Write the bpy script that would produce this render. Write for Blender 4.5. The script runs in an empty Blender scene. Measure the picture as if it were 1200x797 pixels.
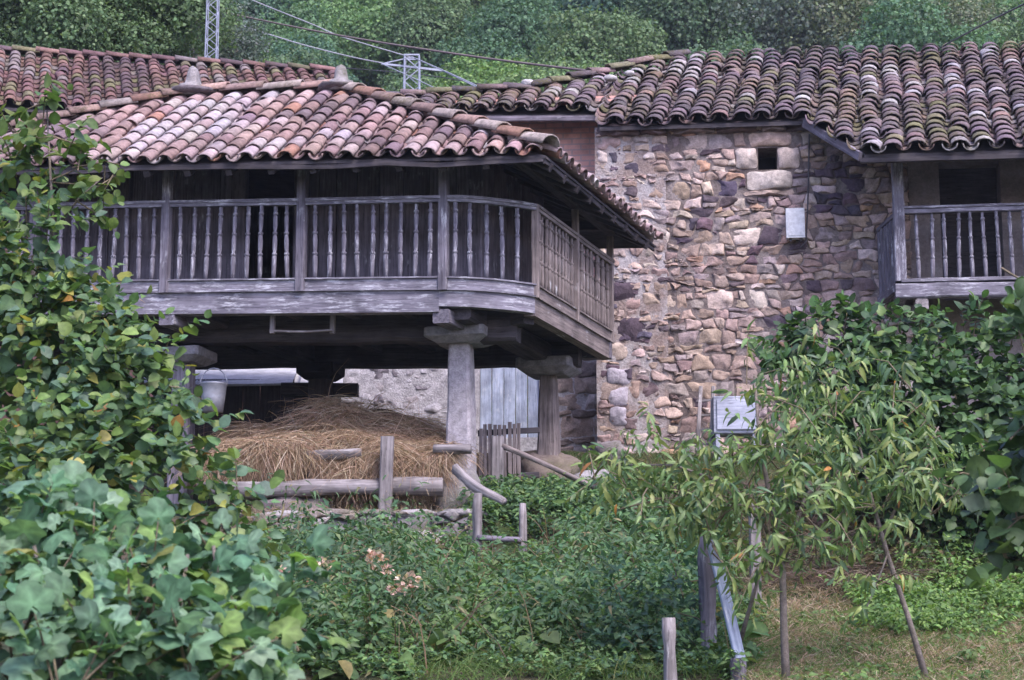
import bpy, math, random
import numpy as np
from mathutils import Vector, noise

# ------------------------------------------------------------------ camera, world, sun, exposure
SC = bpy.context.scene
COL = SC.collection
F = 2300.0
PITCH = math.radians(10.5)
EYE = 1.6
cam = bpy.data.cameras.new('camera')
cam.sensor_width = 36.0
cam.lens = 36.0 * F / 1200.0
cam.clip_start = 0.1
cam.clip_end = 3000
cam.dof.use_dof = True
cam.dof.focus_distance = 23.0
cam.dof.aperture_fstop = 5.6
camo = bpy.data.objects.new('camera', cam)
COL.objects.link(camo)
camo.location = (0, 0, EYE)
camo.rotation_euler = (math.radians(90) + PITCH, 0, 0)
SC.camera = camo

SUN_EL, SUN_AZ = math.radians(52), math.radians(150)      # azimuth clockwise from +Y
w = bpy.data.worlds.new('World')
SC.world = w
w.use_nodes = True
wn = w.node_tree
sky = wn.nodes.new('ShaderNodeTexSky')
sky.sky_type = 'NISHITA'
sky.sun_disc = False
sky.sun_elevation = SUN_EL
sky.sun_rotation = SUN_AZ
sky.dust_density = 3.0
sky.air_density = 1.0
bgn = wn.nodes['Background']
bgn.inputs['Strength'].default_value = 0.13
tint = wn.nodes.new('ShaderNodeMix')          # mauve cast of the evening sky
tint.data_type = 'RGBA'
tint.blend_type = 'MULTIPLY'
tint.inputs[0].default_value = 1.0
tint.inputs[7].default_value = (0.96, 0.935, 1.2, 1)
wn.links.new(sky.outputs[0], tint.inputs[6])
wn.links.new(tint.outputs[2], bgn.inputs['Color'])
sl = bpy.data.lights.new('sun', 'SUN')
sl.energy = 1.3
sl.angle = math.radians(20)
sl.color = (1.0, 0.94, 0.88)
so = bpy.data.objects.new('sun', sl)
COL.objects.link(so)
sd = Vector((math.sin(SUN_AZ) * math.cos(SUN_EL), math.cos(SUN_AZ) * math.cos(SUN_EL), math.sin(SUN_EL)))
so.rotation_euler = sd.to_track_quat('Z', 'Y').to_euler()
so.location = (8, -8, 20)
vs = SC.view_settings
vs.view_transform = 'Standard'
vs.look = 'None'
vs.gamma = 1.0
vs.use_curve_mapping = False
vs.exposure = 1.58
SC.cycles.max_bounces = 6
SC.cycles.diffuse_bounces = 3
SC.cycles.transparent_max_bounces = 4
SC.cycles.use_denoising = True

# ------------------------------------------------------------------ helpers
RND = random.Random(11)
NR = np.random.default_rng(5)
Z = Vector((0, 0, 1))


def P(px, py, Y):
    """world point seen at photo pixel (1200 x 797) at world depth Y"""
    a = (px - 600) / F
    v = (398.5 - py) / F
    d = Vector((a, math.cos(PITCH) - v * math.sin(PITCH), math.sin(PITCH) + v * math.cos(PITCH)))
    t = Y / d.y
    return Vector((a * t, Y, EYE + d.z * t))


def V(*a):
    return Vector(a)


def nz(p, s=1.0, o=0.0):
    return noise.noise(Vector((p[0] * s + o, p[1] * s - o, p[2] * s + 2 * o)))


class MB:
    def __init__(self):
        self.v, self.f, self.c, self.g = [], [], [], []

    def add(self, verts, faces, col=(1, 1, 1), g=None):
        n = len(self.v)
        self.v.extend([tuple(p) for p in verts])
        self.f.extend([tuple(i + n for i in f) for f in faces])
        self.c.extend([(col[0], col[1], col[2], 1.0)] * len(verts))
        self.g.extend(g if g is not None else [tuple(p) for p in verts])

    def beam(self, p0, p1, w, h, up=Z, ch=0.12, seg=None, wob=0.004, col=(1, 1, 1), taper=1.0):
        """rough sawn timber: chamfered section swept from p0 to p1, a little uneven"""
        p0, p1 = Vector(p0), Vector(p1)
        al = p1 - p0
        L = al.length
        al.normalize()
        sd_ = al.cross(up)
        if sd_.length < 1e-4:
            sd_ = al.cross(V(0, 1, 0))
        sd_.normalize()
        u = sd_.cross(al).normalized()
        c = min(w, h) * ch
        a, b = w / 2, h / 2
        sec = [(-a, -b + c), (-a + c, -b), (a - c, -b), (a, -b + c), (a, b - c), (a - c, b), (-a + c, b), (-a, b - c)]
        seg = seg or max(1, min(14, int(L / 0.35)))
        off = (RND.uniform(-50, 50), RND.uniform(-50, 50), RND.uniform(-50, 50))
        vs_, gs = [], []
        for i in range(seg + 1):
            t = i / seg
            k = 1 + (taper - 1) * t
            cen = p0 + al * (L * t)
            for (x, y) in sec:
                q = cen + sd_ * x * k + u * y * k
                if wob:
                    q += (sd_ * nz(q, 2.2, off[0]) + u * nz(q, 2.2, off[1])) * wob * 2
                vs_.append(q)
                gs.append((L * t + off[0], x + off[1], y + off[2]))
        fs = []
        for i in range(seg):
            for j in range(8):
                k = (j + 1) % 8
                fs.append((i * 8 + j, i * 8 + k, (i + 1) * 8 + k, (i + 1) * 8 + j))
        fs.append(tuple(range(7, -1, -1)))
        fs.append(tuple(seg * 8 + j for j in range(8)))
        self.add(vs_, fs, col, gs)

    def tube(self, pts, rads, n=8, col=(1, 1, 1), wob=0.0, cap=True):
        pts = [Vector(p) for p in pts]
        off = (RND.uniform(-50, 50), RND.uniform(-50, 50), RND.uniform(-50, 50))
        vs_, gs, L = [], [], 0.0
        ref = None
        for i, p in enumerate(pts):
            t = (pts[min(i + 1, len(pts) - 1)] - pts[max(i - 1, 0)]).normalized()
            if i:
                L += (p - pts[i - 1]).length
            if ref is None:
                ref = t.orthogonal().normalized()
            a = (ref - t * ref.dot(t)).normalized()
            ref = a
            b = t.cross(a)
            r = rads[i] if hasattr(rads, '__len__') else rads
            for j in range(n):
                an = 2 * math.pi * j / n
                rr = r * (1 + (wob * nz((p.x + math.cos(an), p.y + math.sin(an), p.z), 3.1, off[0]) * 2 if wob else 0))
                q = p + (a * math.cos(an) + b * math.sin(an)) * rr
                vs_.append(q)
                gs.append((L + off[0], math.cos(an) * r + off[1], math.sin(an) * r + off[2]))
        fs = []
        for i in range(len(pts) - 1):
            for j in range(n):
                k = (j + 1) % n
                fs.append((i * n + j, i * n + k, (i + 1) * n + k, (i + 1) * n + j))
        if cap:
            fs.append(tuple(range(n - 1, -1, -1)))
            fs.append(tuple((len(pts) - 1) * n + j for j in range(n)))
        self.add(vs_, fs, col, gs)

    def hexa(self, q, col=(1, 1, 1)):
        """box from 8 corners: four lower, four upper, same order round"""
        self.add(q, [(3, 2, 1, 0), (4, 5, 6, 7), (0, 1, 5, 4), (1, 2, 6, 5), (2, 3, 7, 6), (3, 0, 4, 7)], col)

    def build(self, name, mat, parent=None, smooth=False, org=None):
        me = bpy.data.meshes.new(name)
        o = Vector((0, 0, 0))
        if org is not None:
            o = Vector(org)
        elif parent is not None:
            r = parent
            while r.parent:
                r = r.parent
            o = r.location
        vv = np.array(self.v, dtype=np.float32) - np.array(o, dtype=np.float32)
        me.from_pydata(vv.tolist(), [], self.f)
        me.attributes.new('col', 'FLOAT_COLOR', 'POINT').data.foreach_set('color', np.array(self.c, dtype=np.float32).ravel())
        me.attributes.new('gco', 'FLOAT_VECTOR', 'POINT').data.foreach_set('vector', np.array(self.g, dtype=np.float32).ravel())
        me.materials.append(mat)
        if smooth:
            me.polygons.foreach_set('use_smooth', [True] * len(me.polygons))
        me.update()
        ob = bpy.data.objects.new(name, me)
        COL.objects.link(ob)
        if parent is not None:
            ob.parent = parent
        elif org is not None:
            ob.location = o
        return ob


def thing(name, label, cat, loc, group=None):
    o = bpy.data.objects.new(name, None)
    o.empty_display_size = 0.2
    COL.objects.link(o)
    o.location = loc
    return tag(o, label, cat, group)


def tag(o, label, cat, group=None, kind=None):
    if label:
        o['label'] = label
    if cat:
        o['category'] = cat
    if group:
        o['group'] = group
    if kind:
        o['kind'] = kind
    return o


def npmesh(name, verts, loops, sizes, cols, mat, parent=None, smooth=True):
    """fast mesh from numpy arrays (verts already relative to the parent)"""
    me = bpy.data.meshes.new(name)
    nv, nl, npoly = len(verts), len(loops), len(sizes)
    me.vertices.add(nv)
    me.vertices.foreach_set('co', np.ascontiguousarray(verts, dtype=np.float32).ravel())
    me.loops.add(nl)
    me.loops.foreach_set('vertex_index', np.ascontiguousarray(loops, dtype=np.int32))
    me.polygons.add(npoly)
    st = np.concatenate([[0], np.cumsum(sizes)[:-1]]).astype(np.int32)
    me.polygons.foreach_set('loop_start', st)
    me.polygons.foreach_set('use_smooth', np.full(npoly, smooth))
    me.update(calc_edges=True)
    c4 = np.ones((nv, 4), dtype=np.float32)
    c4[:, :3] = cols
    me.attributes.new('col', 'FLOAT_COLOR', 'POINT').data.foreach_set('color', c4.ravel())
    me.materials.append(mat)
    ob = bpy.data.objects.new(name, me)
    COL.objects.link(ob)
    if parent is not None:
        ob.parent = parent
    return ob


def rootloc(parent):
    r = parent
    while r is not None and r.parent:
        r = r.parent
    return np.array(r.location) if r is not None else np.zeros(3)


# leaf templates: verts (x along leaf, y across, z normal), faces
def _leaf(prof, droop, fold):
    k = len(prof)
    vs_, fs = [], []
    for i, (x, hw) in enumerate(prof):
        zz = -droop * x * x
        vs_ += [(x, 0, zz), (x, hw, zz + fold * hw), (x, -hw, zz + fold * hw)]
    for i in range(k - 1):
        a, b = 3 * i, 3 * i + 3
        fs += [(a, b, b + 1, a + 1), (a, a + 2, b + 2, b)]
    return np.array(vs_), fs


ROUND = _leaf([(0, .02), (.14, .27), (.42, .42), (.74, .33), (1.0, .02)], .22, .25)
LANCE = _leaf([(0, .015), (.22, .12), (.5, .145), (.8, .09), (1.0, .008)], .6, .35)
SMALL = _leaf([(0, .02), (.4, .3), (1.0, .02)], .25, .3)
QUAD = (np.array([(0, -.3, 0), (.55, -.42, .08), (1, 0, -.1), (.5, .4, .1), (0, .3, 0)]), [(0, 1, 2, 3, 4)])


def _fig():
    lob = [(-154, .60, 0), (-128, .80, 1), (-107, .72, 0), (-86, .88, 0), (-66, .94, 1), (-43, .74, 0), (-22, .95, 0), (0, 1.0, 1), (22, .95, 0), (43, .74, 0), (66, .94, 1), (86, .88, 0), (107, .72, 0), (128, .80, 1), (154, .60, 0)]
    vs_ = [(.2, 0, .02)]
    for ring, k in ((1, .5), (2, 1.0)):
        for a, r, vein in lob:
            a = math.radians(a)
            rr = r * k
            z_ = (-.05 if vein else .05) * k - .2 * rr * rr
            vs_.append((rr * math.cos(a) * .74 + .26, rr * math.sin(a) * .74, z_))
    n = len(lob)
    fs = [(0, 1 + i, 1 + i + 1) for i in range(n - 1)] + [(1 + i, 1 + n + i, 2 + n + i, 2 + i) for i in range(n - 1)]
    return np.array(vs_), fs


FIG = _fig()


def unit(a):
    return a / np.maximum(np.linalg.norm(a, axis=-1, keepdims=True), 1e-9)


def leaves(name, mat, parent, tmpl, pos, axis, norm, size, cols):
    tv, tf = tmpl
    axis = unit(axis)
    norm = unit(norm - axis * np.sum(norm * axis, 1, keepdims=True))
    side = np.cross(norm, axis)
    n, k = len(pos), len(tv)
    size = np.broadcast_to(np.asarray(size), (n,))[:, None, None]
    jit = NR.uniform(.75, 1.25, (n, 1, 1))
    vv = (axis[:, None, :] * tv[None, :, 0:1] + side[:, None, :] * tv[None, :, 1:2] * jit + norm[:, None, :] * tv[None, :, 2:3] * NR.uniform(.3, 1.8, (n, 1, 1)))
    vv = pos[:, None, :] + vv * size
    lo = np.concatenate([np.array(f) for f in tf])
    sz = np.array([len(f) for f in tf])
    loops = (lo[None, :] + (np.arange(n) * k)[:, None]).ravel()
    sizes = np.tile(sz, n)
    br = np.ones(k)
    if k == 31:
        br[0] = 1.5
        br[1:16] = [1.0, 1.3, 1.0, .95, 1.3, .9, .95, 1.35, .95, .9, 1.3, .95, 1.0, 1.3, 1.0]
        br[16:] = .9
    elif k % 3 == 0:
        br[0::3] = 1.12
        br[1::3] = .94
        br[2::3] = .94
    cc = np.clip((cols[:, None, :] * br[None, :, None]).reshape(-1, 3), 0, 1)
    return npmesh(name, vv.reshape(-1, 3) - rootloc(parent), loops, sizes, cc, mat, parent)


def ribbons(name, mat, parent, paths, width, cols):
    """paths (n,k,3): flat blades"""
    n, k, _ = paths.shape
    t = unit(paths[:, -1] - paths[:, 0])
    s = unit(np.cross(t, NR.normal(size=(n, 3))))
    wd = np.broadcast_to(np.asarray(width), (n,))[:, None, None] * np.linspace(1, .35, k)[None, :, None]
    vv = np.stack([paths - s[:, None] * wd / 2, paths + s[:, None] * wd / 2], 2).reshape(n, k * 2, 3)
    f = np.array([(2 * i, 2 * i + 1, 2 * i + 3, 2 * i + 2) for i in range(k - 1)]).ravel()
    loops = (f[None] + (np.arange(n) * 2 * k)[:, None]).ravel()
    sizes = np.full(n * (k - 1), 4)
    return npmesh(name, vv.reshape(-1, 3) - rootloc(parent), loops, sizes, np.repeat(cols, 2 * k, 0), mat, parent)


def pal(n, colours, weights=None, jit=.15):
    c = np.array(colours)
    p = None if weights is None else np.array(weights) / np.sum(weights)
    i = NR.choice(len(c), n, p=p)
    return np.clip(c[i] * NR.uniform(1 - jit, 1 + jit, (n, 1)) * NR.uniform(.93, 1.07, (n, 3)), 0, 1)


# ------------------------------------------------------------------ materials
class NT:
    def __init__(self, name):
        self.m = bpy.data.materials.new(name)
        self.m.use_nodes = True
        self.t = self.m.node_tree
        self.b = self.t.nodes['Principled BSDF']

    def n(self, ty, **kw):
        nd = self.t.nodes.new(ty)
        for k, v in kw.items():
            if k.startswith('_'):
                setattr(nd, k[1:], v)
            else:
                s = nd.inputs[k] if not k.isdigit() else nd.inputs[int(k)]
                if hasattr(v, 'node'):
                    self.t.links.new(v, s)
                else:
                    s.default_value = v
        return nd

    def attr(self, name):
        return self.n('ShaderNodeAttribute', _attribute_name=name)

    def noise(self, vec, scale, detail=5, rough=.6):
        return self.n('ShaderNodeTexNoise', Vector=vec, Scale=scale, Detail=detail, Roughness=rough).outputs['Fac']

    def map(self, vec, sc):
        return self.n('ShaderNodeMapping', Vector=vec, Scale=sc).outputs[0]

    def ramp(self, fac, stops):
        r = self.n('ShaderNodeValToRGB', Fac=fac)
        e = r.color_ramp.elements
        while len(e) < len(stops):
            e.new(.5)
        for i, (p, c) in enumerate(stops):
            e[i].position = p
            e[i].color = (c[0], c[1], c[2], 1) if hasattr(c, '__len__') else (c, c, c, 1)
        return r.outputs[0]

    def mix(self, fac, a, b, mode='MIX'):
        nd = self.t.nodes.new('ShaderNodeMix')
        nd.data_type = 'RGBA'
        nd.blend_type = mode
        for s, v in ((0, fac), (6, a), (7, b)):
            if hasattr(v, 'node'):
                self.t.links.new(v, nd.inputs[s])
            elif s == 0:
                nd.inputs[0].default_value = v
            else:
                nd.inputs[s].default_value = (v[0], v[1], v[2], 1)
        return nd.outputs[2]

    def bump(self, h, strength=.5, dist=.02):
        b = self.n('ShaderNodeBump', Height=h, Strength=strength, Distance=dist)
        self.t.links.new(b.outputs[0], self.b.inputs['Normal'])

    def fin(self, col, rough=.8, spec=.3):
        if hasattr(col, 'node'):
            self.t.links.new(col, self.b.inputs['Base Color'])
        else:
            self.b.inputs['Base Color'].default_value = (*col, 1)
        self.b.inputs['Roughness'].default_value = rough
        self.b.inputs['Specular IOR Level'].default_value = spec
        return self.m


def wood(name, dark, light, white=0.0, wc=(.5, .5, .52), rough=.8):
    t = NT(name)
    g = t.attr('gco').outputs['Vector']
    n1 = t.noise(t.map(g, (1.6, 34, 34)), 1.0, 7, .65)
    n2 = t.noise(g, 2.6, 4)
    n3 = t.noise(t.map(g, (5, 60, 60)), 1.0, 4)
    c = t.mix(t.ramp(n1, [(.3, 0), (.7, 1)]), dark, light)
    c = t.mix(1.0, c, t.ramp(n2, [(.25, .5), (.75, 1.35)]), 'MULTIPLY')
    c = t.mix(t.ramp(n3, [(.30, .75), (.42, 0)]), c, (dark[0] * .35, dark[1] * .35, dark[2] * .35))
    if white:
        n4 = t.noise(t.map(g, (5, 32, 32)), 1.0, 7, .75)
        n5 = t.noise(g, 3.3, 3)
        m_ = t.n('ShaderNodeMath', _operation='MULTIPLY', **{'0': t.ramp(n4, [(.5, 0), (.6, 1)]), '1': t.ramp(n5, [(.62 - .3 * white, 0), (.72 - .2 * white, .85)])}).outputs[0]
        c = t.mix(m_, c, wc)
    c = t.mix(1.0, c, t.attr('col').outputs['Color'], 'MULTIPLY')
    t.bump(n1, .55, .012)
    return t.fin(c, rough, .25)


def stonem(name, sc=1.0, moss=0.0, rough=.9, bump=.6, spots=.5):
    t = NT(name)
    g = t.n('ShaderNodeTexCoord').outputs['Object']
    n1 = t.noise(g, 9 * sc, 8, .65)
    n2 = t.noise(g, 45 * sc, 5, .7)
    n3 = t.noise(g, 2.2 * sc, 5, .6)
    c = t.mix(1.0, t.attr('col').outputs['Color'], t.ramp(n1, [(.28, .55), (.72, 1.4)]), 'MULTIPLY')
    c = t.mix(spots, c, t.ramp(n2, [(.3, .55), (.7, 1.4)]), 'MULTIPLY')
    if moss:
        f = t.n('ShaderNodeMath', _operation='MULTIPLY', **{'0': t.ramp(n3, [(.45, 0), (.62, 1)]), '1': t.ramp(n2, [(.35, 0), (.6, moss)])}).outputs[0]
        c = t.mix(f, c, (.075, .08, .028))
    mx = t.n('ShaderNodeMath', _operation='ADD', **{'0': n1, '1': n2}).outputs[0]
    t.bump(mx, bump, .02)
    return t.fin(c, rough, .2)


def tilem(name, moss=.0, lichen=.0, dirt=.4):
    t = NT(name)
    g = t.n('ShaderNodeTexCoord').outputs['Object']
    n1 = t.noise(g, 11, 7, .65)
    n2 = t.noise(g, 60, 5, .7)
    n3 = t.noise(g, 1.3, 4, .6)
    n4 = t.noise(g, 24, 6, .7)
    c = t.mix(1.0, t.attr('col').outputs['Color'], t.ramp(n1, [(.28, .6), (.72, 1.35)]), 'MULTIPLY')
    c = t.mix(t.ramp(n4, [(.5, 0), (.68, dirt)]), c, (.05, .045, .05))
    if lichen:
        c = t.mix(t.ramp(n2, [(.56, 0), (.66, lichen)]), c, (.42, .4, .4))
    if moss:
        f = t.n('ShaderNodeMath', _operation='MULTIPLY', **{'0': t.ramp(n3, [(.42, 0), (.62, 1)]), '1': t.ramp(n4, [(.4, 0), (.58, moss)])}).outputs[0]
        c = t.mix(f, c, (.105, .095, .03))
    c = t.mix(1.0, c, t.ramp(t.noise(g, .9, 6, .7), [(.3, .62), (.7, 1.22)]), 'MULTIPLY')
    t.bump(n4, .6, .015)
    return t.fin(c, .88, .2)


def leafm(name, rough=.5, trans=.3, spec=.35, var=.0):
    t = NT(name)
    c = t.attr('col').outputs['Color']
    gg = t.n('ShaderNodeTexCoord').outputs['Object']
    c = t.mix(1.0, c, t.ramp(t.noise(gg, 22, 4, .65), [(.3, (.72, .72, .72)), (.7, (1.28, 1.25, 1.2))]), 'MULTIPLY')
    if var:
        oi = t.n('ShaderNodeObjectInfo').outputs['Random']
        c = t.mix(1.0, c, t.ramp(oi, [(0, (1 - var, 1 - var * .8, 1 - var * .2)), (.5, (1, 1, 1)), (1, (1 + var, 1 + var * .8, 1 - var * .2))]), 'MULTIPLY')
    t.fin(c, rough, spec)
    out = t.t.nodes['Material Output']
    tr = t.n('ShaderNodeBsdfTranslucent', Color=t.mix(1.0, c, (1.5, 1.6, .8), 'MULTIPLY'))
    mx = t.n('ShaderNodeMixShader', **{'0': trans, '1': t.b.outputs[0], '2': tr.outputs[0]})
    t.t.links.new(mx.outputs[0], out.inputs[0])
    return t.m


def plain(name, col, rough=.7, spec=.3, var=.3, sc=12, metal=0.0, bump=.2):
    t = NT(name)
    g = t.n('ShaderNodeTexCoord').outputs['Object']
    n1 = t.noise(g, sc, 6, .65)
    c = t.mix(1.0, col, t.ramp(n1, [(.25, 1 - var), (.75, 1 + var)]), 'MULTIPLY')
    t.b.inputs['Metallic'].default_value = metal
    t.bump(n1, bump, .01)
    return t.fin(c, rough, spec)


M_WOOD = wood('weathered_grey_wood', (.075, .066, .085), (.25, .23, .265), .35)
M_WOODP = wood('peeling_grey_wood', (.085, .078, .1), (.25, .235, .275), .75, (.5, .5, .54))
M_WOODB = wood('brown_grey_wood', (.1, .082, .078), (.3, .25, .235), .1)
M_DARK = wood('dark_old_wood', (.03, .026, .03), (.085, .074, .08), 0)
M_PLANK = wood('granary_plank_wood', (.085, .075, .09), (.24, .21, .245), .1)
M_LOG = wood('bleached_log_wood', (.1, .088, .085), (.33, .3, .3), .2, (.5, .48, .47))
M_BLUEW = wood('pale_blue_painted_wood', (.26, .3, .4), (.46, .52, .64), .3, (.6, .62, .66))
M_STONE = stonem('wall_stone')
M_DRYST = stonem('dry_wall_stone', 1.0, .7)
M_PILLAR = stonem('pillar_stone', 1.0, .25)
M_TILE_A = tilem('granary_tile', .12, .25, .3)
M_TILE_B = tilem('mossy_old_tile', .8, .5, .6)
M_TILE_C = tilem('back_house_tile', .5, .2, .5)
M_HAZEL = leafm('hazel_leaf', .5, .3)
M_FIGL = leafm('fig_leaf', .6, .32, .25)
M_PEACH = leafm('peach_leaf', .42, .3)
M_VINE = leafm('vine_leaf', .5, .25)
M_WEED = leafm('weed_leaf', .55, .3)
M_FOREST = leafm('forest_leaf', .6, .25, .2, .28)
M_BARK = stonem('bark', 2.0, .4)
M_HAY = leafm('hay_straw', .7, .2, .2)
M_GRASS = leafm('grass_blade', .6, .3, .2)
M_STEEL = plain('galvanised_steel', (.3, .32, .38), .5, .5, .15, 5, .3)
M_WIRE = plain('wire_sheath', (.06, .055, .06), .6)
M_WIREL = plain('bare_cable', (.3, .3, .33), .5)
M_BLACK = plain('dark_interior', (.012, .011, .013), .9, .1)

# ------------------------------------------------------------------ ground
_yk = [-60, 0, 8, 12, 15, 18, 21.2, 21.8, 23.5, 25, 27, 32, 45, 60, 160, 270, 420]
_zm = [-.3, 0, .35, 1.0, 1.75, 2.42, 3.15, 3.62, 4.05, 4.55, 5.0, 5.6, 8.0, 12.0, 66, 118, 160]
_yr = [-60, 0, 8, 12, 15, 18, 19.3, 22, 25, 27, 32, 45, 60, 160, 270, 420]
_zr = [-.3, 0, .35, 1.0, 1.72, 2.5, 3.3, 3.9, 4.6, 5.0, 5.6, 8.0, 12.0, 66, 118, 160]


def gh(x, y):
    a = np.interp(y, _yk, _zm)
    b = np.interp(y, _yr, _zr)
    t = min(1, max(0, (x - 1.1) / 1.2))
    t = t * t * (3 - 2 * t)
    z = a * (1 - t) + b * t
    if y < 45:
        z += .06 * nz((x, y, 0), .9) + .03 * nz((x, y, 3), 3.0)
    else:
        z += (y - 45) * .02 * nz((x, y, 0), .03)
    return z


def axis_pts(lo, hi, a, b, fine, coarse):
    p = list(np.arange(a, b, fine))
    x, s = b, fine
    while x < hi:
        p.append(x)
        s = min(s * 1.35, coarse)
        x += s
    p.append(hi)
    x, s = a, fine
    q = []
    while x > lo:
        s = min(s * 1.35, coarse)
        x -= s
        q.append(max(x, lo))
    return q[::-1] + p


def make_ground():
    xs = axis_pts(-420, 420, -8, 9, .16, 25)
    ys = axis_pts(-120, 420, 11, 29, .16, 14)
    vs_ = np.array([(x, y, gh(x, y)) for y in ys for x in xs])
    nx, ny = len(xs), len(ys)
    idx = np.arange(nx * ny).reshape(ny, nx)
    q = np.stack([idx[:-1, :-1], idx[:-1, 1:], idx[1:, 1:], idx[1:, :-1]], -1).reshape(-1)
    t = NT('earth_and_grass')
    g = t.n('ShaderNodeTexCoord').outputs['Object']
    n1 = t.noise(g, .9, 6)
    n2 = t.noise(g, 14, 6, .7)
    soil = t.ramp(n2, [(.3, (.045, .033, .026)), (.55, (.09, .068, .05)), (.75, (.15, .115, .08))])
    grn = t.ramp(n2, [(.3, (.02, .035, .014)), (.7, (.06, .085, .03))])
    c = t.mix(t.ramp(n1, [(.42, 0), (.56, 1)]), soil, grn)
    t.bump(n2, .8, .05)
    m = t.fin(c, .95, .1)
    o = npmesh('ground', vs_, q, np.full(len(q) // 4, 4), np.ones((len(vs_), 3)), m)
    o['kind'] = 'structure'


make_ground()

# ------------------------------------------------------------------ roof tiles


def tile(mb, o, al, ri, up, L, r0, r1, conv, col, lift=.02, th=.016, seg=6, flat=.9):
    vs_ = []
    for e, (l, r, h) in enumerate(((0, r0, lift), (L, r1, 0))):
        for rr in (r, r - th):
            for i in range(seg + 1):
                a = math.pi * i / seg
                zz = rr * math.sin(a) * flat * (1 if conv else -1)
                vs_.append(o + al * l + ri * (rr * math.cos(a)) + up * (zz + h + (0 if conv or rr == r else 0)))
    m = seg + 1
    fs = []
    for i in range(seg):
        fs.append((i, i + 1, 2 * m + i + 1, 2 * m + i))
        fs.append((m + i + 1, m + i, 3 * m + i, 3 * m + i + 1))
        fs.append((i + 1, i, m + i, m + i + 1))
    fs.append((0, 2 * m, 3 * m, m))
    fs.append((seg, m + seg, 3 * m + seg, 2 * m + seg))
    mb.add(vs_, fs, col)


def tile_slope(mb, o, e, up, poly, d, ex, colours, wts, r=.088, jit=.012, stray=.02, rnd=None, sag=None, cov=1.08, flat=.9, rag=.02):
    """poly: outline in (s,t) metres along the eave vector e and the slope vector up"""
    rnd = rnd or random.Random(3)
    n = e.cross(up).normalized()
    if n.z < 0:
        n = -n
    s0, s1 = min(p[0] for p in poly), max(p[0] for p in poly)

    def span(s):
        ts = []
        for i in range(len(poly)):
            (a, ta), (b, tb) = poly[i], poly[(i + 1) % len(poly)]
            if (a - s) * (b - s) < 0:
                ts.append(ta + (tb - ta) * (s - a) / (b - a))
        return (min(ts), max(ts)) if len(ts) > 1 else None
    k = 0
    s = s0 + d * .3
    alv = up
    while s < s1:
        for conv, ds in ((False, 0), (True, d / 2)):
            sp = span(s + ds)
            if not sp:
                continue
            t = sp[0] + (0.0 if conv else .012) + rnd.uniform(-rag, rag * 1.2)
            drift = 0
            while t < sp[1] - ex * .35:
                exx = ex * rnd.uniform(.88, 1.12)
                L = min(exx * 1.32, sp[1] - t + .05)
                drift = drift * .7 + rnd.uniform(-jit, jit)
                a2 = (alv + e * rnd.uniform(-.03, .03)).normalized()
                h = (.058 if conv else .098) + rnd.uniform(-.004, .006)
                if sag:
                    h += sag(s + ds, t)
                pc = o + e * (s + ds + drift) + up * t + n * h
                kk = .5 + .7 * noise.noise(Vector((s * .55, t * 1.1 + s * .2, 5.0 + L * 0))) + rnd.gauss(0, .26)
                kk = min(.999, max(0, kk))
                acc, tot_w = 0, sum(wts)
                for c, w__ in zip(colours, wts):
                    acc += w__ / tot_w
                    if kk < acc:
                        break
                f = rnd.uniform(.82, 1.15)
                c = (c[0] * f, c[1] * f * rnd.uniform(.95, 1.05), c[2] * f * rnd.uniform(.93, 1.07))
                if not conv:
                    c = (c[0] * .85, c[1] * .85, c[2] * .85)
                if rnd.random() < stray:
                    a2 = (a2 + e * rnd.uniform(-.2, .2)).normalized()
                ri = a2.cross(n).normalized()
                tile(mb, pc, a2, ri, n, L, r * (cov if conv else 1.0), r * (cov * .84 if conv else 1.12), conv, c, flat=flat if conv else .9)
                t += exx
        s += d * rnd.uniform(.97, 1.03)
    return n


def ridge_tiles(mb, p0, p1, colours, r=.12, L=.36, up=Z, rnd=None, jit=.03, lift=.0):
    rnd = rnd or random.Random(4)
    d = p1 - p0
    n = max(1, int(d.length / L))
    a = d.normalized()
    for i in range(n):
        p = p0 + d * (i / n) + up * lift
        a2 = (a + Vector((rnd.uniform(-jit, jit), rnd.uniform(-jit, jit), rnd.uniform(-jit, jit) * .5))).normalized()
        ri = a2.cross(up).normalized()
        u2 = ri.cross(a2).normalized()
        c = rnd.choice(colours)
        f = rnd.uniform(.8, 1.2)
        tile(mb, p, a2, ri, u2, d.length / n * 1.18, r * 1.1, r * .95, True, (c[0] * f, c[1] * f, c[2] * f), .03, .018)


# ------------------------------------------------------------------ the raised granary
J = P(627, 333, 22.0)
B_ = Vector((math.sin(math.radians(19.4)), math.cos(math.radians(19.4)), 0))
A_ = Vector((-math.cos(math.radians(11)), math.sin(math.radians(11)), .03))
O_ = J - B_ * .48
GW, GD = 7.45, 3.57


def H(u, v, w_):
    return O_ + A_ * u + B_ * v + Z * w_


def gallery_line(n=10):
    """plan of the gallery edge: left end, straight front, rounded corner, sharp joint, straight side"""
    pts = [(GW, 0.0)]
    for i in range(1, 9):
        pts.append((GW + (.95 - GW) * i / 8, 0.0))
    for i in range(1, n + 1):
        t = i / n
        pts.append((.95 * (1 - t), .48 * t ** 2.2))
    return pts


gr = thing('raised_granary', 'old raised wooden granary with balustered gallery and dusty pink tiled hip roof', 'granary', (H(3.5, 1.7, 0).x, H(3.5, 1.7, 0).y, 4.1))


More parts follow.
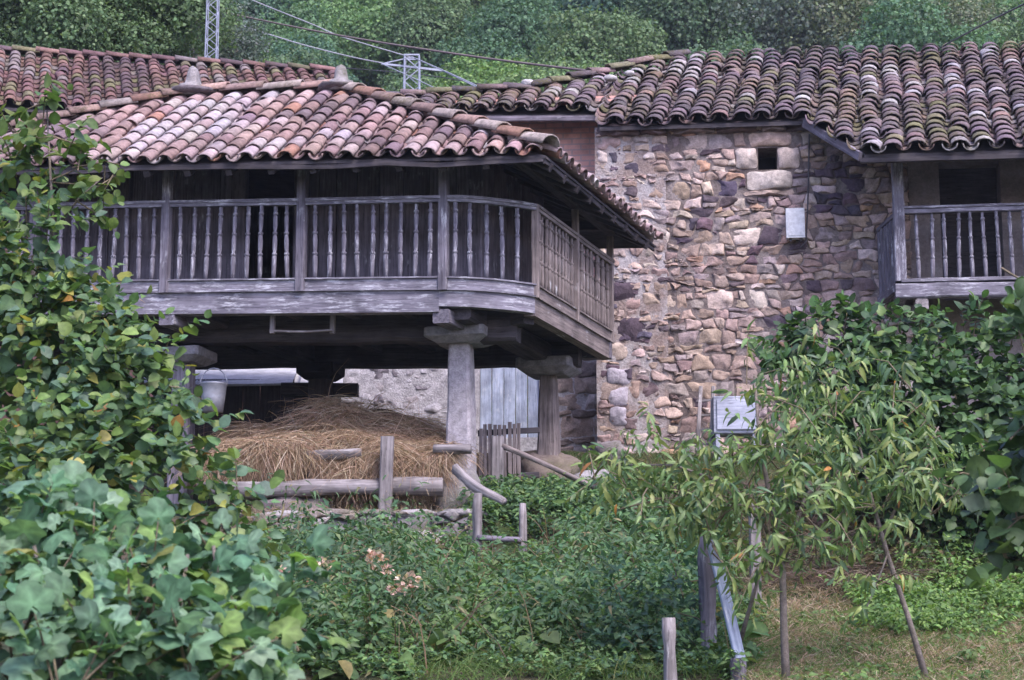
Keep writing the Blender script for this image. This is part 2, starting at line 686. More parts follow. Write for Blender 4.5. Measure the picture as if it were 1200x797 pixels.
def sweep(mb, plan, w0, w1, out0, out1, seg_col=(1, 1, 1)):
    """board swept along plan points [(u,v)], between heights w0..w1 and outward offsets out0..out1"""
    ps = [H(u, v, 0) for u, v in plan]
    n = len(ps)
    vs_, gs, L = [], [], 0
    off = RND.uniform(-40, 40)
    for i, p in enumerate(ps):
        t = (ps[min(i + 1, n - 1)] - ps[max(i - 1, 0)])
        t.z = 0
        t.normalize()
        nn = t.cross(Z).normalized()
        if i:
            L += (p - ps[i - 1]).length
        for (o_, w_) in ((out0, w0), (out1, w0), (out1, w1), (out0, w1)):
            q = p + nn * o_ + Z * w_
            q += Z * .006 * nz(q, 1.7) + nn * .005 * nz(q, 2.1, 4)
            vs_.append(q)
            gs.append((L + off, o_ + off, w_))
    fs = []
    for i in range(n - 1):
        for j in range(4):
            k = (j + 1) % 4
            fs.append((i * 4 + j, (i + 1) * 4 + j, (i + 1) * 4 + k, i * 4 + k))
    fs += [(0, 1, 2, 3), tuple((n - 1) * 4 + j for j in (3, 2, 1, 0))]
    mb.add(vs_, fs, seg_col, gs)


front = gallery_line()
sidel = [(0, .48 + (GD - .48) * i / 6) for i in range(7)]
backl = [(GW * i / 8, GD) for i in range(9)]
leftl = [(GW, GD * (1 - i / 6)) for i in range(7)]
for nm, pl_, mt in (('front', front, M_WOODP), ('side', sidel, M_WOODB), ('back', backl, M_WOOD), ('left', leftl, M_WOOD)):  # browner wood on the side puts warm light from the right into colour
    m = MB()
    sweep(m, pl_, .865, .905, -.035, .035)
    sweep(m, pl_, .905, .94, -.05, .048)
    rail = m.build('handrail', mt, gr)
    m = MB()
    sweep(m, pl_, -.018, .0, -.05, .035)
    sweep(m, pl_, -.135, -.018, -.05, .012)
    sweep(m, pl_, -.155, -.135, -.05, .03)
    m.build('gallery_sill', mt, gr)
    m = MB()
    if nm == 'front':
        sweep(m, [p for p in pl_ if p[0] > .9] , -.405, -.155, -.16, .0)
        sweep(m, [p for p in pl_ if p[0] < .96], -.34, -.155, -.12, .0)
    else:
        sweep(m, pl_, -.37, -.155, -.14, .0)
    m.build('edge_beam', mt, gr)
    if nm == 'front':
        RAIL_F = rail
    if nm == 'side':
        RAIL_S = rail
    if nm == 'left':
        RAIL_L = rail
    if nm == 'back':
        RAIL_B = rail


def baluster_mesh(name, mat, seed, h=.865):
    rn = random.Random(seed)
    prof = [(0, .027), (.1, .032), (.22, .035), (.30, .033), (.312, .022), (.322, .037), (.345, .037), (.358, .022), (.40, .031), (.52, .033), (.585, .028), (.598, .021), (.608, .036), (.63, .036), (.644, .021), (.72, .029), (.84, .031), (.872, .021), (.882, .036), (.905, .036), (.918, .022), (1.0, .029)]
    m = MB()
    b = rn.uniform(-.008, .008)
    m.tube([(b * math.sin(t * 3), 0, t * h) for t, r in prof], [r * .86 * rn.uniform(.92, 1.06) for t, r in prof], 9)
    me_o = m.build(name, mat, None, True)
    me = me_o.data
    bpy.data.objects.remove(me_o)
    return me


BAL_F = [baluster_mesh('baluster', M_WOODP, i) for i in range(4)]
BAL_S = [baluster_mesh('baluster', M_WOODB, 10 + i) for i in range(3)]


def put_baluster(me, p, parent, root, lean=.02):
    o = bpy.data.objects.new('baluster', me)
    COL.objects.link(o)
    o.parent = parent
    o.location = p - root.location
    o.rotation_euler = (RND.uniform(-lean, lean), RND.uniform(-lean, lean), RND.uniform(0, 6.28))
    return o


posts_u = [.9, 2.58, 4.23, 5.88, 7.42]
for a, b in zip(posts_u[:-1], posts_u[1:]):
    for i in range(1, 10):
        u = a + (b - a) * i / 10
        put_baluster(RND.choice(BAL_F), H(u, .01, 0), RAIL_F, gr)
fc = [p for p in front if p[0] < .96]
for t in (.18, .36, .53, .69, .83):
    u = .95 * (1 - t)
    put_baluster(RND.choice(BAL_F), H(u, .48 * t ** 2.2 + .01, 0), RAIL_F, gr)
for i in range(1, 24):
    if i == 12:
        continue
    put_baluster(RND.choice(BAL_S), H(.01, .51 + (GD - .55) * i / 24, 0), RAIL_S, gr)

# posts from edge beam up to the wall plate
for u in posts_u:
    m = MB()
    m.beam(H(u, .0, -.16), H(u, .0, 1.42), .11, .1, up=B_)
    m.build('gallery_post', M_WOOD, gr)
for v in (.5, 2.03, GD - .04):
    m = MB()
    m.beam(H(.0, v, -.16), H(.0, v, 1.25 if v > 1 else .94), .085, .085, up=A_)
    m.build('gallery_post', M_WOODB, gr)
m = MB()
m.beam(H(-.1, 0, 1.47), H(GW, 0, 1.47), .14, .13)
m.beam(H(0, -.1, 1.33), H(0, GD, 1.33), .12, .12)
m.beam(H(GW, 0, 1.33), H(GW, GD, 1.33), .12, .12)
m.beam(H(0, GD, 1.40), H(GW, GD, 1.40), .12, .12)
m.build('wall_plate', M_DARK, gr)

# cell of vertical boards, door opening in front
CU0, CU1, CV0, CV1 = .8, GW - .8, .85, GD - .35


def board_wall(m, a, b, w0, w1, gap=None, inset=0.0):
    a, b = Vector(a), Vector(b)
    d = (b - a)
    L = d.length
    d.normalize()
    s = 0
    while s < L - .02:
        wd = min(RND.uniform(.2, .34), L - s)
        if not (gap and s + wd > gap[0] and s < gap[1]):
            p = a + d * (s + wd / 2) + d.cross(Z) * RND.uniform(-.008, .008)
            f = RND.uniform(.75, 1.2)
            m.beam(p + Z * w0, p + Z * w1, wd - .008, .05, up=d.cross(Z), ch=.1, col=(f, f, f))
        s += wd


m = MB()
board_wall(m, H(CU0, CV0, 0), H(CU1, CV0, 0), -.16, 1.75, (3.07 - CU0, 3.65 - CU0))
board_wall(m, H(CU0, CV0 + .06, 0), H(CU0, CV1, 0), -.16, 1.75)
board_wall(m, H(CU1, CV0 + .06, 0), H(CU1, CV1, 0), -.16, 1.75)
board_wall(m, H(CU0, CV1, 0), H(CU1, CV1, 0), -.16, 1.75)
m.build('plank_wall', M_PLANK, gr)
for u in (CU0, 2.95, 3.72, 5.2):
    m = MB()
    m.beam(H(u, CV0 - .05, -.16), H(u, CV0 - .05, 1.75), .17, .1, up=B_)
    m.build('wall_stud', M_PLANK, gr)
# floor of the gallery and the cell
m = MB()
for i in range(14):
    v0 = .05 + i * (GD - .1) / 14
    m.beam(H(.07 + (.75 if v0 < .25 else .4 if v0 < .5 else 0), v0 + .11, -.19), H(GW - .06, v0 + .11, -.19), (GD - .1) / 14 - .006, .045, ch=.06)
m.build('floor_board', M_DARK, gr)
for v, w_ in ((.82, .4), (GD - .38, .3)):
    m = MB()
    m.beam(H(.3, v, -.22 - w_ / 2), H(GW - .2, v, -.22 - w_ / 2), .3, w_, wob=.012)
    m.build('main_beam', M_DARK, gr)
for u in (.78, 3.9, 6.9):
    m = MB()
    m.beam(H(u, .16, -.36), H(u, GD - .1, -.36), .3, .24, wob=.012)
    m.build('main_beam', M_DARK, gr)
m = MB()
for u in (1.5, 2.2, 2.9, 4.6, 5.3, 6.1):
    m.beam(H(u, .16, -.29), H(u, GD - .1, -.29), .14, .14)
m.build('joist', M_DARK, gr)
# beam ends that show under the front edge
for (u, l) in ((.93, .14), (4.2, .14)):
    m = MB()
    m.beam(H(u, .02, -.45), H(u, .5, -.45), .2, .16, ch=.08)
    m.build('beam_end', M_WOOD, gr)
m = MB()
m.beam(H(.12, .62, -.36), H(.7, 1.0, -.40), .18, .16)
m.build('corner_brace', M_DARK, gr)

# pillars and their cap stones


def pillar(px, ytop, ybot, Y, wt, wb, capw, caph, mat, cut=.25, blocks=None, capmat=None):
    top = P(px, ytop, Y)
    gz = gh(top.x, top.y)
    bot = P(px, ybot, Y)
    bz = min(bot.z, gz) - .25
    dxy = Vector((top.x, top.y, 0))
    ang = math.radians(15)
    ax = Vector((math.cos(ang), -math.sin(ang), 0))
    ay = Vector((math.sin(ang), math.cos(ang), 0))
    m = MB()
    zt = top.z - caph
    N = 12
    vs_, fs = [], []
    for i in range(N + 1):
        t = i / N
        zz = bz + (zt - bz) * t
        hw = (wb + (wt - wb) * t) / 2
        c = hw * .22
        for (x, y) in ((-hw, -hw + c), (-hw + c, -hw), (hw - c, -hw), (hw, -hw + c), (hw, hw - c), (hw - c, hw), (-hw + c, hw), (-hw, hw - c)):
            q = dxy + ax * x + ay * y + Z * zz
            q += Vector((nz(q, 3.1), nz(q, 3.1, 7), 0)) * .014
            vs_.append(q)
    for i in range(N):
        for j in range(8):
            k = (j + 1) % 8
            fs.append((i * 8 + j, i * 8 + k, i * 8 + 8 + k, i * 8 + 8 + j))
    fs.append(tuple(N * 8 + j for j in range(8)))
    cc = (.36, .33, .35) if mat is M_PILLAR else (1, 1, 1)
    gg = [(p[2] * 1.0 + px, p[0] * 1.0, p[1]) for p in vs_]
    m.add(vs_, fs, cc, gg)
    pl_ = m.build('pillar', mat, gr)
    m = MB()
    hw = capw / 2
    lv = [(.66, 0), (.97, caph * .34), (1.0, caph * .4), (1.0, caph * .95), (.98, caph)]
    vs_, fs = [], []
    for k_, (s_, z_) in enumerate(lv):
        h_ = hw * s_
        c = h_ * .12
        for (x, y) in ((-h_, -h_ + c), (-h_ + c, -h_), (h_ - c, -h_), (h_, -h_ + c), (h_, h_ - c), (h_ - c, h_), (-h_ + c, h_), (-h_, h_ - c)):
            q = dxy + ax * x + ay * y + Z * (zt + z_)
            q += Vector((nz(q, 4, 2), nz(q, 4, 9), nz(q, 4, 5))) * .012
            vs_.append(q)
    for i in range(len(lv) - 1):
        for j in range(8):
            k = (j + 1) % 8
            fs.append((i * 8 + j, i * 8 + k, i * 8 + 8 + k, i * 8 + 8 + j))
    fs.append(tuple(range(7, -1, -1)))
    fs.append(tuple((len(lv) - 1) * 8 + j for j in range(8)))
    m.add(vs_, fs, (.27, .26, .29))
    m.build('cap_stone', capmat or M_PILLAR, pl_)
    return pl_


pillar(541, 388, 600, 22.55, .25, .33, .72, .17, M_PILLAR)
pillar(643, 423, 535, 24.75, .2, .29, .72, .2, M_WOODB, capmat=M_PILLAR)
pillar(216, 411, 500, 23.15, .22, .26, .62, .17, M_WOOD)
pillar(376, 428, 500, 25.2, .26, .3, .5, .2, M_DARK, capmat=M_DARK)
pl = H(6.9, .82, 0)

# roof
EU0, EU1, EV0, EV1, EWZ, RWZ = -.5, 8.1, -.53, GD + .56, 1.24, 2.72
RU0, RU1, RV = 2.92, 4.9, (EV0 + EV1) / 2
c_fr, c_fl, c_br, c_bl = H(EU0, EV0, EWZ), H(EU1, EV0, EWZ), H(EU0, EV1, EWZ), H(EU1, EV1, EWZ)
r_r, r_l = H(RU0, RV, RWZ), H(RU1, RV, RWZ)
PAL_A = [(.2, .145, .155), (.25, .165, .16), (.35, .18, .14), (.33, .225, .215), (.38, .285, .28), (.39, .32, .32), (.41, .36, .37)]
WT_A = [2.2, 2.4, .5, 3, 3, 2.5, 1.6]


def slope_from(mb, e0, e1, top, d, ex, colours, wts, **kw):
    """e0->e1 eave, top: list of world points of the upper outline from the e1 side back to e0"""
    e = (e1 - e0)
    L = e.length
    e.normalize()
    nrm = e.cross(top[0] - e0).normalized()
    up = nrm.cross(e).normalized()
    if up.z < 0:
        up = -up
    poly = [(0, 0), (L, 0)] + [((p - e0).dot(e), (p - e0).dot(up)) for p in top]
    return tile_slope(mb, e0, e, up, poly, d, ex, colours, wts, **kw)


def sagf(s, t):
    return .03 * noise.noise(Vector((s * .6, t * .8, 1))) - .02


m = MB()
rr = random.Random(21)
slope_from(m, c_fr, c_fl, [r_l, r_r], .238, .3, PAL_A, WT_A, rnd=rr, sag=sagf, stray=.07, rag=.035, cov=1.12, flat=.8)
slope_from(m, c_br, c_fr, [r_r], .238, .3, PAL_A, WT_A, rnd=rr)
slope_from(m, c_fl, c_bl, [r_l], .238, .3, PAL_A, WT_A, rnd=rr)
slope_from(m, c_bl, c_br, [r_r, r_l], .238, .3, PAL_A, WT_A, rnd=rr)
roof = m.build('roof', M_TILE_A, gr, True)
m = MB()
PAL_R = [(.3, .2, .175), (.26, .18, .165), (.32, .27, .25), (.33, .19, .15)]
for a, b in ((c_fr, r_r), (c_fl, r_l), (c_br, r_r), (c_bl, r_l), (r_r, r_l)):
    ridge_tiles(m, a + Z * .09, b + Z * .09, PAL_R, .125, .4, rnd=rr)
m.build('ridge_tile', M_TILE_C, roof, True)
# board deck, eave board and rafters under the tiles
m = MB()
ctr = H((RU0 + RU1) / 2, RV, 1.0)


def slab(m, pts, t0, t1):
    n = len(pts)
    m.add([p + Z * t0 for p in pts] + [p + Z * t1 for p in pts], [tuple(range(n)), tuple(range(2 * n - 1, n - 1, -1))] + [(i, (i + 1) % n, n + (i + 1) % n, n + i) for i in range(n)])


def inn(p, k=.012):
    return p + (Vector((ctr.x, ctr.y, p.z)) - p) * k


for pts in ([c_fr, c_fl, r_l, r_r], [c_br, c_fr, r_r], [c_fl, c_bl, r_l], [c_bl, c_br, r_r, r_l]):
    slab(m, [inn(p) for p in pts], -.02, .01)
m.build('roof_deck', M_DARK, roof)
m = MB()
for a, b in ((c_fr, c_fl), (c_br, c_fr)):
    a2, b2 = inn(a, .02), inn(b, .02)
    m.beam(a2 - Z * .045, b2 - Z * .045, .03, .055, seg=14, wob=.02)
m.build('eave_board', M_DARK, roof)
m = MB()
for i in range(17):
    u = EU0 + .25 + i * .5
    v_in = min(1.2, EV0 + (u - EU0) * (RV - EV0) / (RU0 - EU0) - .06)
    if v_in < EV0 + .2:
        continue
    top = EWZ + (RWZ - EWZ) * (v_in - EV0) / (RV - EV0)
    m.beam(H(u, EV0 + .06, EWZ - .08), H(u, v_in, top - .08), .08, .09)
for i in range(9):
    v = EV0 + .25 + i * .5
    u_in = min(1.2, EU0 + min(v - EV0, EV1 - v) * (RU0 - EU0) / (RV - EV0) - .08)
    if u_in < EU0 + .2:
        continue
    top = EWZ + (RWZ - EWZ) * (u_in - EU0) / (RU0 - EU0)
    m.beam(H(EU0 + .06, v, EWZ - .08), H(u_in, v, top - .08), .08, .09)
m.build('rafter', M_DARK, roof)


def rock_mesh(m, c, rx, ry, rz, col, seed=0, rough=.25, nu=14, nv=9, flat=False):
    vs_, fs = [], []
    for j in range(nv + 1):
        th = math.pi * j / nv
        for i in range(nu):
            ph = 2 * math.pi * i / nu
            d = Vector((math.sin(th) * math.cos(ph), math.sin(th) * math.sin(ph), math.cos(th)))
            k = 1 + rough * nz(d, 1.4, seed * 3.3) + rough * .4 * nz(d, 4, seed)
            e = .8
            q = Vector((math.copysign(abs(d.x) ** e, d.x) * rx, math.copysign(abs(d.y) ** e, d.y) * ry, math.copysign(abs(d.z) ** e, d.z) * rz)) * k
            vs_.append(Vector(c) + q)
    for j in range(nv):
        for i in range(nu):
            k = (i + 1) % nu
            fs.append((j * nu + i, j * nu + nu + i, j * nu + nu + k, j * nu + k))
    m.add(vs_, fs, col)


for (p, s) in ((r_l, 1.15), (r_r, 1.0)):
    m = MB()
    N = 10
    prof = [(-.05, .30), (.10, .28), (.13, .17), (.2, .15), (.3, .125), (.36, .085), (.39, .02)]
    m.tube([p + Z * (z_ * s * .82 + .1) for z_, r_ in prof], [r_ * s * .58 for z_, r_ in prof], 10, (.26, .24, .24), .25)
    rock_mesh(m, p + Z * .1, .3 * s, .26, .055, (.14, .12, .13), 3 * s, .3)
    m.build('finial_stone', M_DRYST, roof, True)

# bar hung on two wooden pegs under the front edge
hb = thing('hanging_bar', 'pale thin bar hung on two wooden pegs under the granary front', 'hanging bar', H(2.6, .02, -.42))
for px in (319.5, 390):
    m = MB()
    q = P(px, 372, 22.28)
    m.beam(q + Z * .07, q - Z * .19, .055, .05, up=B_)
    m.build('peg', M_LOG, hb)
m = MB()
a, b = P(321, 388, 22.25), P(389, 387, 22.22)
m.tube([a, (a + b) / 2 - Z * .015, b], .014, 6)
m.build('bar', M_LOG, hb)

# ------------------------------------------------------------------ stone walls


def clip(poly, nx_, ny_, c):
    out = []
    n = len(poly)
    for i in range(n):
        a, b = poly[i], poly[(i + 1) % n]
        da, db = a[0] * nx_ + a[1] * ny_ - c, b[0] * nx_ + b[1] * ny_ - c
        if da <= 0:
            out.append(a)
        if (da < 0 < db) or (db < 0 < da):
            t = da / (da - db)
            out.append((a[0] + (b[0] - a[0]) * t, a[1] + (b[1] - a[1]) * t))
    return out


def cells(w_, h_, size, rnd, asp=1.45, big=.12):
    """power diagram of a rubble wall, stretched along the courses"""
    pts = []
    tries = 0
    area = w_ * h_
    target = int(area / (size * size * asp) * 1.25)
    while tries < target * 60:
        tries += 1
        k = rnd.random()
        r = size * (.88 if k < big else .6 if k < .55 else .32)
        x, y = rnd.uniform(-.1, w_ + .1), rnd.uniform(-.1, h_ + .1)
        ok = True
        for (a, b, q) in pts:
            if ((a - x) / asp) ** 2 + (b - y) ** 2 < ((r + q) * .62) ** 2:
                ok = False
                break
        if ok:
            pts.append((x, y, r))
    res = []
    for i, (x, y, r) in enumerate(pts):
        xs, ys = x / asp, y
        poly = [(-.02 / asp, -.02), ((w_ + .02) / asp, -.02), ((w_ + .02) / asp, h_ + .02), (-.02 / asp, h_ + .02)]
        for j, (a, b, q) in enumerate(pts):
            if i == j:
                continue
            dx, dy = a / asp - xs, b - ys
            d2 = dx * dx + dy * dy
            if d2 > (size * 4) ** 2:
                continue
            d = math.sqrt(d2)
            off = (d2 + .5 * (r * r - q * q)) / (2 * d)
            poly = clip(poly, dx / d, dy / d, (xs * dx + ys * dy) / d + off)
            if len(poly) < 3:
                break
        if len(poly) >= 3:
            res.append(((x, y, r), [(px * asp, py) for px, py in poly]))
    return res


def courses(w_, h_, hmin, hmax, wmin, wmax, rnd):
    """roughly coursed rubble: wavering beds, slanting joints, some stones split"""
    ys = [0]
    while ys[-1] < h_ - hmin * .6:
        ys.append(ys[-1] + rnd.uniform(hmin, hmax))
    ys[-1] = h_
    o = [rnd.uniform(0, 60) for _ in ys]

    def bed(k, x):
        if k == 0 or k == len(ys) - 1:
            return ys[k]
        return ys[k] + .075 * noise.noise(Vector((x * 1.5, o[k], 1))) + .04 * noise.noise(Vector((x * 5, o[k], 2)))
    out = []
    for k in range(len(ys) - 1):
        hh = ys[k + 1] - ys[k]
        x, sl0 = 0.0, 0.0
        while x < w_ - .02:
            wd = rnd.uniform(wmin, wmax) * (.7 + .5 * hh / hmax)
            if x + wd > w_ - wmin * .7:
                wd = w_ - x
            sl1 = 0 if x + wd >= w_ - .001 else rnd.uniform(-.05, .05)
            a, b = x, x + wd

            def q(u, v):
                xx = a + sl0 * (v - .5) * 2 + (b - a + (sl1 - sl0) * (v - .5) * 2) * u
                return (xx, bed(k, xx) * (1 - v) + bed(k + 1, xx) * v)
            r = rnd.random()
            if r < .24 and hh > hmin * 1.05:
                v1, v2 = rnd.uniform(.3, .7), rnd.uniform(.3, .7)
                parts = [[(0, 0), (.5, 0), (1, 0), (1, v2), (0, v1)], [(0, v1), (1, v2), (1, 1), (.5, 1), (0, 1)]]
            elif r < .36 and hh > hmin * 1.05 and wd > wmin * 1.3:
                v1, u1 = rnd.uniform(.35, .65), rnd.uniform(.35, .65)
                parts = [[(0, 0), (.5, 0), (1, 0), (1, v1), (0, v1)], [(0, v1), (u1, v1), (u1, 1), (0, 1)], [(u1, v1), (1, v1), (1, 1), (u1, 1)]]
            elif r < .5:
                c1 = rnd.uniform(.15, .4)
                parts = [[(0, 0), (.5, 0), (1, 0), (1, 1 - c1), (1 - c1 * .8, 1), (.4, 1), (0, 1)], [(1, 1 - c1), (1, 1), (1 - c1 * .8, 1)]] if rnd.random() < .5 else [[(0, 0), (1 - c1, 0), (1, c1), (1, 1), (.5, 1), (0, 1)], [(1 - c1, 0), (1, 0), (1, c1)]]
            else:
                parts = [[(0, 0), (.5, 0), (1, 0), (1, .5), (1, 1), (.5, 1), (0, 1)]]
            for p_ in parts:
                out.append(((x, ys[k], 0), [q(*t) for t in p_]))
            x += wd
            sl0 = sl1
    return out


def stone(m, poly, fn, h_, gap, col, rnd, n=28):
    """one rounded rubble stone over a cell outline; fn(s,z,out) -> world"""
    cx = sum(p[0] for p in poly) / len(poly)
    cy = sum(p[1] for p in poly) / len(poly)
    for _ in range(1):
        q = []
        for i in range(len(poly)):
            a, b = poly[i], poly[(i + 1) % len(poly)]
            f = rnd.uniform(.02, .13)
            q += [(a[0] + (b[0] - a[0]) * f, a[1] + (b[1] - a[1]) * f), (a[0] + (b[0] - a[0]) * (1 - f), a[1] + (b[1] - a[1]) * (1 - f))]
        poly = q
    per = [0]
    for i in range(len(poly)):
        a, b = poly[i], poly[(i + 1) % len(poly)]
        per.append(per[-1] + math.hypot(b[0] - a[0], b[1] - a[1]))
    tot = per[-1]
    if tot < .16:
        return
    ring = []
    k = 0
    for i in range(n):
        t = tot * i / n
        while per[k + 1] < t:
            k += 1
        a, b = poly[k], poly[(k + 1) % len(poly)]
        f = (t - per[k]) / max(1e-6, per[k + 1] - per[k])
        ring.append((a[0] + (b[0] - a[0]) * f, a[1] + (b[1] - a[1]) * f))
    tx, ty = rnd.uniform(-.2, .2), rnd.uniform(-.2, .2)
    fan = rnd.uniform(0, 6.28)
    fcs = [(math.cos(fan + q_), math.sin(fan + q_), rnd.uniform(.02, .07), rnd.uniform(.2, .7)) for q_ in (0, 2.2, 4.1)]
    sd_ = rnd.uniform(0, 99)
    vs_ = []
    fr = max(.5, min(1.0, tot / .9))
    for (ins, hh) in ((0, -.03), (0, .5), (.004, .88), (.013, 1.0), (-.5, 1.0)):
        for (x, y) in ring:
            dx, dy = x - cx, y - cy
            L = math.hypot(dx, dy)
            sh = max(.2, (L - gap - ins * fr) / max(L, 1e-4)) if ins >= 0 else .5
            x2, y2 = cx + dx * sh, cy + dy * sh
            o = h_ * hh
            if hh > 0:
                o += (tx * dx * sh + ty * dy * sh) * .8 + .03 * nz((x2, y2, sd_), 8) + .016 * nz((x2, y2, sd_), 19)
                for (fa, fb_, fd, fk) in fcs:
                    o -= max(0, (dx * fa + dy * fb_) * sh - fd) * fk
                o = max(o, h_ * .3)
                jx = .034 * nz((x2, y2, sd_), 7, 3)
                x2 += jx
                y2 += .034 * nz((x2, y2, sd_), 7, 8)
            vs_.append(fn(x2, y2, o))
    vs_.append(fn(cx, cy, h_ * 1.02))
    fs = []
    for r in range(4):
        for i in range(n):
            j = (i + 1) % n
            fs.append((r * n + i, r * n + j, r * n + n + j, r * n + n + i))
    for i in range(n):
        fs.append((4 * n + i, 4 * n + (i + 1) % n, 5 * n))
    m.add(vs_, fs, col)


PAL_S = [(.38, .285, .235), (.43, .335, .285), (.31, .225, .19), (.52, .43, .38), (.105, .08, .09), (.19, .14, .135), (.39, .25, .18), (.31, .255, .24)]
WT_S = [5, 5, 4, 3, .9, 1.3, 1.5, 3]

HY = math.radians(6)
HE = Vector((math.cos(HY), -math.sin(HY), 0))       # along the front, to the right
HB = Vector((math.sin(HY), math.cos(HY), 0))        # into the house
W0 = P(697, 150, 27.0)
W0z = W0.copy()
HZ0 = gh(W0.x, W0.y) - .25                            # foot of the wall


def HW(s, z_, o=0.0):
    """front wall of the house: s along, z_ above the foot, o outwards"""
    return Vector((W0.x, W0.y, HZ0)) + HE * s + Z * z_ - HB * o


def on_wall(px, py, back=0.0):
    """(s, z_) on the wall plane seen at a photo pixel"""
    Cc = Vector((0, 0, EYE))
    d = P(px, py, 10) - Cc
    o = Vector((W0.x, W0.y, HZ0)) + HB * back
    t = (o - Cc).dot(HB) / d.dot(HB)
    q = Cc + d * t - o
    return q.dot(HE), q.z


sh = thing('stone_house', 'long rubble stone house with mossy tiled roof and wooden balcony', 'house', (W0.x + 3, W0.y + 1, HZ0))
ws1 = on_wall(1064, 200)[0]
wtop = on_wall(850, 146)[1]
hx0, hy1 = on_wall(888, 174)
hx1, hy0 = on_wall(911, 199)
rn = random.Random(8)
LG = {}
blocks = []
for (x0, y0, x1, y1, c) in ((862, 175, 887, 199, (.5, .42, .37)), (912, 173, 937, 199, (.5, .41, .36)), (875, 200, 928, 223, (.47, .41, .37)), (878, 155, 928, 173, (.4, .3, .25)), (870, 224, 932, 231, (.35, .27, .23))):
    a = on_wall(x0, y1)
    b = on_wall(x1, y0)
    blocks.append((a[0], a[1], b[0], b[1], c))
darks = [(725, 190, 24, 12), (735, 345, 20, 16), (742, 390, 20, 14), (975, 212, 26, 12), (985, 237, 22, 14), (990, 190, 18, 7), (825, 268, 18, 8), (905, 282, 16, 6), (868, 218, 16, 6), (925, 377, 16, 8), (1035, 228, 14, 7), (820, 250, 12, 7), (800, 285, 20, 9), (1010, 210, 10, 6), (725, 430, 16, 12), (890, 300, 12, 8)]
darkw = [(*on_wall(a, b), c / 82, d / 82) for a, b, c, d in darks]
m = MB()
nst = 0
for (x, y, r), poly in courses(ws1, wtop, .11, .25, .12, .34, rn):
    cx = sum(p[0] for p in poly) / len(poly)
    cy = sum(p[1] for p in poly) / len(poly)
    # keep the window clear
    if min(p[0] for p in poly) < hx1 + .02 and max(p[0] for p in poly) > hx0 - .02 and min(p[1] for p in poly) < hy1 + .02 and max(p[1] for p in poly) > hy0 - .02:
        cand = [(hx0 - .03 - cx, (1, 0, hx0 - .03)), (cx - hx1 - .03, (-1, 0, -hx1 - .03)), (hy0 - .03 - cy, (0, 1, hy0 - .03)), (cy - hy1 - .03, (0, -1, -hy1 - .03))]
        bst = max(cand)[1]
        poly = clip(poly, *bst)
        if len(poly) < 3:
            continue
    if any(a < cx < c and b < cy < d for a, b, c, d, _ in blocks):
        continue
    # pieces of neighbours reaching under a dressed block are trimmed
    for (a, b, c, d, _) in blocks:
        if min(p[0] for p in poly) < c and max(p[0] for p in poly) > a and min(p[1] for p in poly) < d and max(p[1] for p in poly) > b:
            cand = [(a - cx, (1, 0, a)), (cx - c, (-1, 0, -c)), (b - cy, (0, 1, b)), (cy - d, (0, -1, -d))]
            poly = clip(poly, *max(cand)[1])
            if len(poly) < 3:
                break
    if len(poly) < 3:
        continue
    c = rn.choices(PAL_S, WT_S)[0]
    f = rn.uniform(.8, 1.22)
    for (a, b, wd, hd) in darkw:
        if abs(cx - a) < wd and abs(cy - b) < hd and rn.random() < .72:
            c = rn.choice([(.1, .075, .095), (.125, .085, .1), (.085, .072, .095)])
    c = (c[0] * f, c[1] * f * rn.uniform(.95, 1.04), c[2] * f * rn.uniform(.92, 1.08))
    gap = (.006 if cx > 1.3 else .016) * rn.uniform(.5, 1.6)
    stone(m, poly, HW, rn.uniform(.035, .065), gap, c, rn)
    nst += 1
for (a, b, c, d, cc) in blocks:
    stone(m, [(a, b), (c, b), (c, d), (a, d)], HW, .1, .006, cc, rn, 24)
wall = m.build('stone_wall', M_STONE, sh, True)
# mortar core with the little window opening
t = NT('lime_mortar')
g = t.n('ShaderNodeTexCoord').outputs['Object']
n1 = t.noise(g, 3, 6)
n2 = t.noise(g, 30, 6, .7)
c = t.mix(t.ramp(n1, [(.4, 0), (.6, 1)]), (.27, .21, .185), (.42, .385, .38))
c = t.mix(.8, c, t.ramp(n2, [(.3, .5), (.7, 1.3)]), 'MULTIPLY')
t.bump(n2, .9, .03)
M_MORTAR = t.fin(c, .95, .1)


def wbox(m, s0, s1, z0, z1, o0, o1):
    m.hexa([HW(s0, z0, o1), HW(s1, z0, o1), HW(s1, z0, o0), HW(s0, z0, o0), HW(s0, z1, o1), HW(s1, z1, o1), HW(s1, z1, o0), HW(s0, z1, o0)])


M_MUD = M_MORTAR.copy()
M_MUD.name = 'clay_mortar'
for nd in M_MUD.node_tree.nodes:
    if nd.bl_idname == 'ShaderNodeMix' and nd.blend_type == 'MIX':
        nd.inputs[6].default_value = (.15, .12, .11, 1)
        nd.inputs[7].default_value = (.27, .23, .215, 1)
SX = 1.0
m = MB()
wbox(m, 0, SX, -.3, wtop, -.5, .034)
m.build('mortar', M_MORTAR, wall)
m = MB()
wbox(m, SX, hx0, -.3, wtop, -.5, .018)
wbox(m, hx1, ws1, -.3, wtop, -.5, .018)
wbox(m, hx0, hx1, -.3, hy0, -.5, .018)
wbox(m, hx0, hx1, hy1, wtop, -.5, .018)
m.build('mortar', M_MUD, wall)
m = MB()
wbox(m, hx0 - .05, hx1 + .05, hy0 - .05, hy1 + .05, -.56, -.505)  # near-black panel behind the hole; the room's darkness is its colour
m.build('window_dark_backing', M_BLACK, sh)
